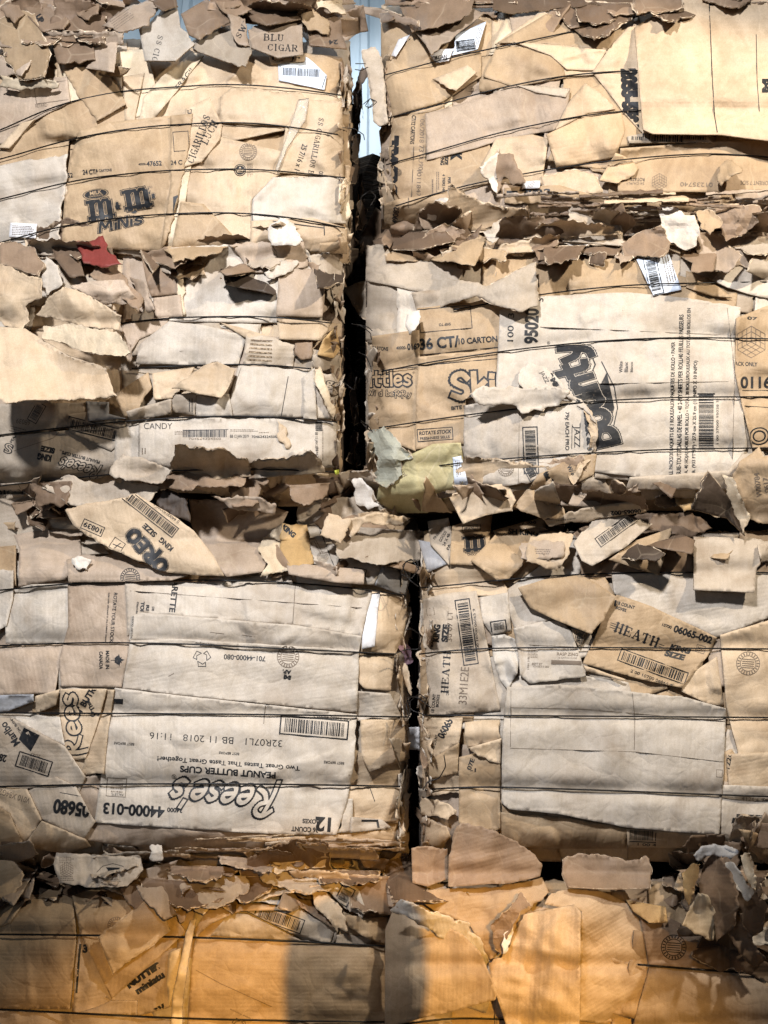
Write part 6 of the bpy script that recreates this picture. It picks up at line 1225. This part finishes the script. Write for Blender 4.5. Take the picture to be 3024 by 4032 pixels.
S('G', '7', [(230, 370), (400, 380), (575, 392), (585, 440), (520, 508), (380, 512), (245, 495), (222, 430)], tone='gk', name='printed_torn_flap', off=55, torn=True, rough=4, wr=3, crum=4, tilt=(0, 20), drape=False, stack=False, peel=4, tint=1.05,
  thing=('grey-brown printed flap with a gauge diagram on the lower left ledge', 'carton flap'), prints=[('ln', [(395, 450), (420, 425), (460, 415), (500, 425), (520, 445)], 2), ('poly', [(432, 430), (490, 432), (458, 468)], 2), ('tiny', 440, 482, 130, 26, 3, 4), ('cube', 272, 440, 30), ('tiny', 272, 400, 60, 30, 0, 4), ('tiny', 275, 475, 60, 24, 0, 3)])
S('G', '7', [(-60, 395), (50, 405), (98, 462), (60, 540), (-60, 625)], tone='k', name='torn_flap', off=70, torn={1, 2, 3}, wr=2, drape=False, stack=False, thing=('plain tan torn flap at the left picture edge on the lowest ledge', 'torn flap'))
S('G', '7', [(530, 470), (610, 440), (705, 445), (700, 570), (590, 590), (560, 540)], tone='gk', name='torn_flap', off=35, torn=True, crum=4, prints=[('tiny', 635, 500, 100, 90, 88, 7)])
S('G', '7', [(700, 440), (725, 425), (765, 560), (755, 650), (735, 660), (700, 560)], tone='k', name='torn_flap', off=45, torn={0}, wr=2, stack=False, prints=[('t', '12 OZ', 725, 560, 66, 20, -84, .03), ('t', 'BAGS', 745, 565, 60, 20, -84, .03)])
S('G', '7', [(800, 530), (850, 505), (900, 500), (880, 560), (830, 625), (792, 605)], tone='c', name='torn_flap', off=45, torn=True, crum=4, stack=False)
S('G', '7', [(985, 440), (1100, 410), (1250, 480), (1180, 520), (1050, 525)], tone='gk', name='torn_flap', off=30, torn=True, crum=4, tilt=(0, 50), stack=False)
S('G', '7', [(1060, 390), (1190, 380), (1330, 380), (1330, 430), (1200, 440), (1130, 460), (1080, 420)], tone='c', name='torn_flap', off=40, torn=True, crum=9, stack=False, drape=False)
S('G', '7', [(925, 512), (1050, 520), (1150, 560), (1200, 590), (1100, 580), (960, 560), (925, 545)], tone='bg', name='torn_flap', off=45, torn=True, crum=5, stack=False, tint=1.2)
S('G', '7', [(1100, 520), (1250, 500), (1330, 620), (1360, 680), (1240, 600), (1150, 560)], tone='b', name='torn_flap', off=30, torn={0}, wr=4, stack=False)
S('G', '7', [(1262, 505), (1300, 500), (1400, 600), (1420, 690), (1370, 670), (1290, 600)], tone='p', name='torn_flap', off=65, torn=True, crum=4, stack=False, drape=False)
S('G', '7', [(1320, 505), (1400, 485), (1465, 520), (1495, 610), (1480, 640), (1400, 590)], tone='gk', name='torn_flap', off=60, torn={4}, wr=4, crum=4, stack=False, drape=False, prints=[('bc', 1408, 545, 80, 60, -62)])
S('G', '7', [(1400, 620), (1500, 640), (1580, 630), (1580, 750), (1480, 710), (1400, 660)], tone='k', off=25, wr=4, crum=5, stack=False)
S('G', '7', [(610, 345), (660, 340), (665, 400), (612, 400)], tone='wc', name='torn_card', off=65, torn=True, crum=4, drape=False, stack=False, thing=('small white upright card on the ledge under the upside-down carton', 'card scrap'))
S('G', '7', [(1180, 445), (1300, 440), (1420, 455), (1440, 490), (1300, 480), (1200, 470)], tone='p', name='torn_flap', off=60, torn=True, crum=6, tilt=(0, -40), stack=False, drape=False)

# =================================================================== bottom right bale
S('H', '8', [(1150, 880), (1550, 895), (1720, 1000), (1720, 1200), (1060, 1200)], tone='pk', off=8, wr=2, cre=2, tint=.95)
S('H', '8', [(1100, 600), (1300, 700), (1600, 780), (1720, 860), (1720, 930), (1550, 892), (1150, 878)], tone='b', off=12, wr=2, cre=3, prints=[('seal', 1255, 795, 55, 2)])  # brown tone stands in for the shadow over this upper sheet
S('H', '8', [(120, 560), (250, 545), (450, 535), (600, 520), (690, 495), (720, 560), (620, 650), (560, 760), (470, 850), (380, 700), (230, 640)], tone='k', name='torn_flap', off=40, wr=4, cre=5, crum=4, torn={1, 2, 5, 6, 7}, drape=False, stack=True)
S('H', '8', [(1050, 590), (1220, 620), (1230, 690), (1150, 690), (1080, 640)], tone='o', name='torn_flap', off=30, m=M_CORR, crum=4)
for p, tn, off, lb, ex in (
    ([(288, 535), (290, 400), (320, 290), (352, 262), (440, 280), (560, 330), (640, 380), (692, 445), (682, 492), (560, 520)], 'b', 110, 'brown ridged hump of torn carton standing on the lowest right ledge', dict(folds=[((290, 420), (690, 450), -20)], torn={1, 2, 3, 4, 5, 6}, m=M_CORR, grain=75)),
    ([(780, 420), (850, 392), (960, 400), (1050, 425), (1135, 402), (1162, 470), (1155, 545), (960, 548), (800, 540), (775, 480)], 'b', 95, 'wide dark brown torn panel at the middle of the lowest right ledge', dict(torn={0, 1, 2, 3, 4, 5}, peel=4)),
    ([(700, 610), (730, 560), (800, 545), (905, 540), (960, 560), (1060, 605), (1130, 660), (1152, 740), (1132, 860), (1180, 910), (1212, 968), (1160, 1010), (1100, 1060), (1075, 1140), (850, 1110), (856, 800), (860, 640)], 'p', 150, 'fan of ridged carton with fringed right edge at the bottom', dict(torn={0, 1, 9, 10, 11, 12}, rough=6, m=M_CORR, grain=60, folds=[((1030, 660), (860, 870), 40), ((860, 700), (1010, 640), -30), ((1200, 900), (860, 1110), -40)], cre=6, tilt=(-18, 0))),
    ([(462, 862), (520, 830), (560, 760), (610, 655), (740, 628), (830, 612), (858, 650), (855, 850), (850, 1140), (540, 1140), (480, 960)], 'p', 120, 'tall plain kraft panel in the middle of the bottom edge', dict(torn={0, 1, 2, 5}, m=M_CORR, grain=3, wr=5, cre=9, tilt=(6, 3), peel=3, folds=[((640, 620), (700, 1140), 14), ((740, 620), (760, 1140), -22)])),
    ([(15, 1140), (18, 720), (50, 640), (110, 620), (230, 680), (350, 740), (430, 820), (498, 985), (492, 1020), (330, 1065), (150, 1105)], 'p', 165, 'large grey-brown flap with a turned-over pale lip at the bottom centre', dict(m=M_CORR, grain=2, wr=3, cre=5, tilt=(20, 4), tint=.95, folds=[((150, 620), (130, 1100), -14), ((300, 700), (290, 1100), 18)])),
    ([(40, 640), (85, 588), (120, 600), (200, 635), (300, 665), (385, 695), (380, 720), (430, 765), (500, 985), (460, 950), (400, 860), (300, 780), (180, 700), (100, 655)], 'wc', 185, 'pale turned-over lip of torn carton along the top of the large bottom flap', dict(torn=True, rough=9, crum=5, tilt=(-30, -55), peel=4, tint=1.1)),
    ):
    ex = dict(dict(wr=3, cre=4, drape=False, stack=False), **ex)
    S('H', '8', p, tone=tn, name='torn_carton', off=off, thing=(lb, 'torn carton', 'torn cartons leaning on the bottom right bale'), **ex)
S('H', '8', [(470, 700), (560, 620), (600, 560), (650, 620), (600, 640), (560, 720), (520, 830), (490, 800)], tone='b', name='torn_flap', off=100, torn=True, crum=9, drape=False, stack=False, peel=5)
S('H', '8', [(525, 740), (560, 705), (568, 730), (540, 815), (520, 835)], tone='w', name='torn_flap', off=110, torn=True, crum=3, drape=False, stack=False)
for p, tn, off, lb in (
    ([(1290, 480), (1330, 440), (1368, 438), (1360, 500), (1335, 575), (1318, 625), (1300, 560)], 'o', 150, 'narrow orange-brown curl at the left of the twisted dark paper'),
    ([(1290, 700), (1320, 640), (1360, 560), (1400, 570), (1432, 640), (1425, 765), (1350, 740)], 'c', 160, 'cream lit flap at the foot of the twisted dark paper'),
    ([(1370, 490), (1400, 415), (1445, 392), (1500, 470), (1535, 560), (1520, 700), (1440, 770), (1420, 640), (1370, 570)], 'db', 140, 'tall black-brown twisted paper on the right of the lowest ledge'),
    ([(1470, 440), (1510, 430), (1560, 500), (1600, 560), (1570, 600), (1520, 540)], 'wc', 165, 'thin bright edge of bent card right of the twisted dark paper'),
    ([(1500, 560), (1600, 540), (1660, 620), (1640, 720), (1580, 760), (1510, 680)], 'db', 150, 'brown leaf-like torn flap at the right edge of the lowest ledge'),
    ([(1540, 400), (1580, 390), (1610, 520), (1600, 560), (1570, 500)], 'c', 150, 'pale narrow upright flap second from the right edge on the lowest ledge'),
    ([(1460, 660), (1520, 620), (1600, 780), (1650, 840), (1600, 900), (1500, 760)], 'db', 150, 'dark curled flap hanging lowest at the right picture edge'),
    ([(1545, 300), (1560, 262), (1760, 260), (1760, 395), (1600, 360), (1545, 340)], 'b', 120, 'smooth brown rounded slab end at the right edge above the lowest ledge'),
    ([(1570, 770), (1659, 700), (1700, 690), (1700, 780), (1610, 785)], 'wc', 140, 'bright pale triangle of card at the right edge near the bottom'),
    ([(1340, 400), (1380, 360), (1480, 355), (1535, 385), (1500, 420), (1420, 395), (1360, 425)], 'bg', 130, 'grey curved card end above the twisted dark paper')):
    S('H', '8', p, tone=tn, name='bent_card', off=off+25, torn=True, rough=6, crum=6, wr=3, cre=3, th=.002, lift=(p[0], p[-1], 60, 1.8), tilt=(random.uniform(-70, 70), random.uniform(-10, 30)), drape=False, stack=False, thing=(lb, 'bent card', 'bent cards bunched at the lower right'))
S('H', '8', [(130, 370), (200, 362), (285, 372), (290, 500), (200, 535), (135, 520)], tone='b', name='torn_flap', off=40, torn={0, 1}, crum=5, drape=False, stack=False)
S('H', '8', [(-20, 565), (60, 560), (95, 590), (60, 630), (-10, 600)], tone='pk', name='torn_scrap', off=60, torn=True, crum=5, drape=False, stack=False)

# =================================================================== wires, last, stretched over everything
for k, o in BALES.items():
    for w in o.wires: wire(k, w)
def loop(bk, c, pts, y0, dy, r=.0016):
    P = cv(c, pts); n = len(P)
    t = np.linspace(0, n-1, n*8); xs = np.interp(t, range(n), P[:, 0]); ys = np.interp(t, range(n), P[:, 1])
    for _ in range(3):
        xs[1:-1] = (xs[:-2]+xs[1:-1]*2+xs[2:])/4; ys[1:-1] = (ys[:-2]+ys[1:-1]*2+ys[2:])/4
    tube(place(xs, ys, y0+dy*np.sin(np.linspace(0, 5, len(xs)))), r, 'wire_tail', BALES[bk].root)
loop('A', '1', [(1480, 552), (1530, 555), (1570, 580), (1575, 605)], .03, .02); loop('A', '1', [(1555, 905), (1560, 850), (1600, 822), (1625, 850), (1600, 890)], .1, .03); loop('A', '1', [(1535, 300), (1560, 305), (1590, 290)], .1, .02)
loop('B', '2', [(-80, 455), (-60, 425), (-40, 440), (-70, 470)], .1, .02)
loop('A', '1', [(1535, 275), (1580, 275)], .2, .0); loop('A', '1', [(1570, 450), (1600, 425), (1630, 440), (1600, 465), (1580, 460)], .1, .02)
loop('C', '3', [(1520, 412), (1560, 420), (1600, 450), (1605, 480)], .05, .02); loop('C', '3', [(1550, 535), (1580, 550), (1600, 590), (1605, 620)], .05, .02); loop('C', '3', [(1560, 830), (1590, 850), (1610, 880)], .05, .02); loop('C', '3', [(1480, 660), (1530, 700), (1540, 640)], .04, .02)
loop('D', '4', [(65, 375), (100, 385), (115, 400)], .02, .01); loop('D', '4', [(65, 485), (90, 495), (110, 540)], .02, .01); loop('D', '4', [(70, 755), (95, 780), (110, 790)], .02, .01)
loop('E', '5', [(1545, 390), (1560, 350), (1600, 345), (1610, 380), (1580, 420), (1540, 400)], .02, .02); loop('E', '5', [(1520, 705), (1560, 690), (1610, 690), (1625, 640), (1580, 610), (1560, 615)], .03, .02)
loop('E', '5', [(1570, 950), (1560, 900), (1580, 870), (1620, 880)], .02, .02); loop('E', '5', [(1575, 945), (1575, 890), (1610, 860), (1640, 880)], .05, .02)
loop('F', '6', [(190, 1052), (130, 1030), (110, 980), (150, 970), (215, 1020)], .02, .02); loop('F', '8', [(180, 120), (200, 85), (250, 70), (278, 20), (270, -30)], .01, .01)
loop('F', '6', [(160, 500), (120, 470), (90, 410), (130, 380), (165, 430)], .02, .02)

# =================================================================== the photographer, behind the camera: only the shadow is in the picture
def person():
    J = {'pel': (.20, -2.98, .92), 'ch': (.20, -2.95, 1.22), 'nk': (.20, -2.92, 1.40), 'hd': (.20, -2.89, 1.52), 'ht': (.20, -2.90, 1.62),
         'sl': (.03, -2.94, 1.34), 'el': (-.07, -2.86, 1.10), 'wl': (-.16, -2.66, 1.20), 'hl': (-.17, -2.60, 1.27), 'sr': (.37, -2.94, 1.34), 'er': (.45, -2.88, 1.08), 'wr': (.47, -2.88, .86), 'hr': (.47, -2.86, .77),
         'jl': (.11, -2.98, .86), 'kl': (.10, -2.94, .48), 'al': (.10, -3.0, .09), 'tl': (.08, -2.84, .04), 'jr': (.29, -2.98, .86), 'kr': (.31, -2.94, .48), 'ar': (.32, -3.0, .09), 'tr': (.34, -2.84, .04)}
    R_ = {'pel': .15, 'ch': .16, 'nk': .06, 'hd': .095, 'ht': .075, 'sl': .07, 'el': .048, 'wl': .032, 'hl': .04, 'sr': .07, 'er': .048, 'wr': .032, 'hr': .04, 'jl': .1, 'kl': .065, 'al': .042, 'tl': .04, 'jr': .1, 'kr': .065, 'ar': .042, 'tr': .04}
    E = [('pel', 'ch'), ('ch', 'nk'), ('nk', 'hd'), ('hd', 'ht'), ('ch', 'sl'), ('sl', 'el'), ('el', 'wl'), ('wl', 'hl'), ('ch', 'sr'), ('sr', 'er'), ('er', 'wr'), ('wr', 'hr'), ('pel', 'jl'), ('jl', 'kl'), ('kl', 'al'), ('al', 'tl'), ('pel', 'jr'), ('jr', 'kr'), ('kr', 'ar'), ('ar', 'tr')]
    K = list(J); vs = [((J[k][0]-.20)*1.25+.445, J[k][1], J[k][2]*1.0) for k in K]; es = [(K.index(a), K.index(b_)) for a, b_ in E]; rr = [R_[k]*1.1 for k in K]
    for hand, sgn in (('hl', 1), ('hr', -1)):
        hx, hy, hz = vs[K.index(hand)]
        for q, dx in enumerate((-.03, -.01, .01, .03)):
            k = len(vs); vs += [(hx+dx, hy+.02*sgn, hz+.035*sgn), (hx+dx*1.2, hy+.04*sgn, hz+.065*sgn)]; rr += [.010, .008]; es += [(K.index(hand), k), (k, k+1)]
        k = len(vs); vs += [(hx+.045, hy+.01, hz+.01), (hx+.055, hy+.02, hz+.035)]; rr += [.011, .009]; es += [(K.index(hand), k), (k, k+1)]
    me = bpy.data.meshes.new('person'); me.from_pydata(vs, es, [])
    ob = bpy.data.objects.new('person', me); COLL.objects.link(ob)
    sk = ob.modifiers.new('skin', 'SKIN'); ob.modifiers.new('sub', 'SUBSURF').levels = 2
    if not me.skin_vertices: me.attributes
    for i, v in enumerate(me.skin_vertices[0].data): v.radius = (rr[i], rr[i]); v.use_root = (i == 0)
    M_CL, ns, ls, b = mat('dark_clothing'); b.inputs['Base Color'].default_value = (.03, .035, .05, 1); b.inputs['Roughness'].default_value = .9
    me.materials.append(M_CL)
    ob['label'] = 'person in dark work clothes standing behind the camera with one hand raised'; ob['category'] = 'person'
    return ob
try: person()
except Exception as ex: print('person skipped', ex)
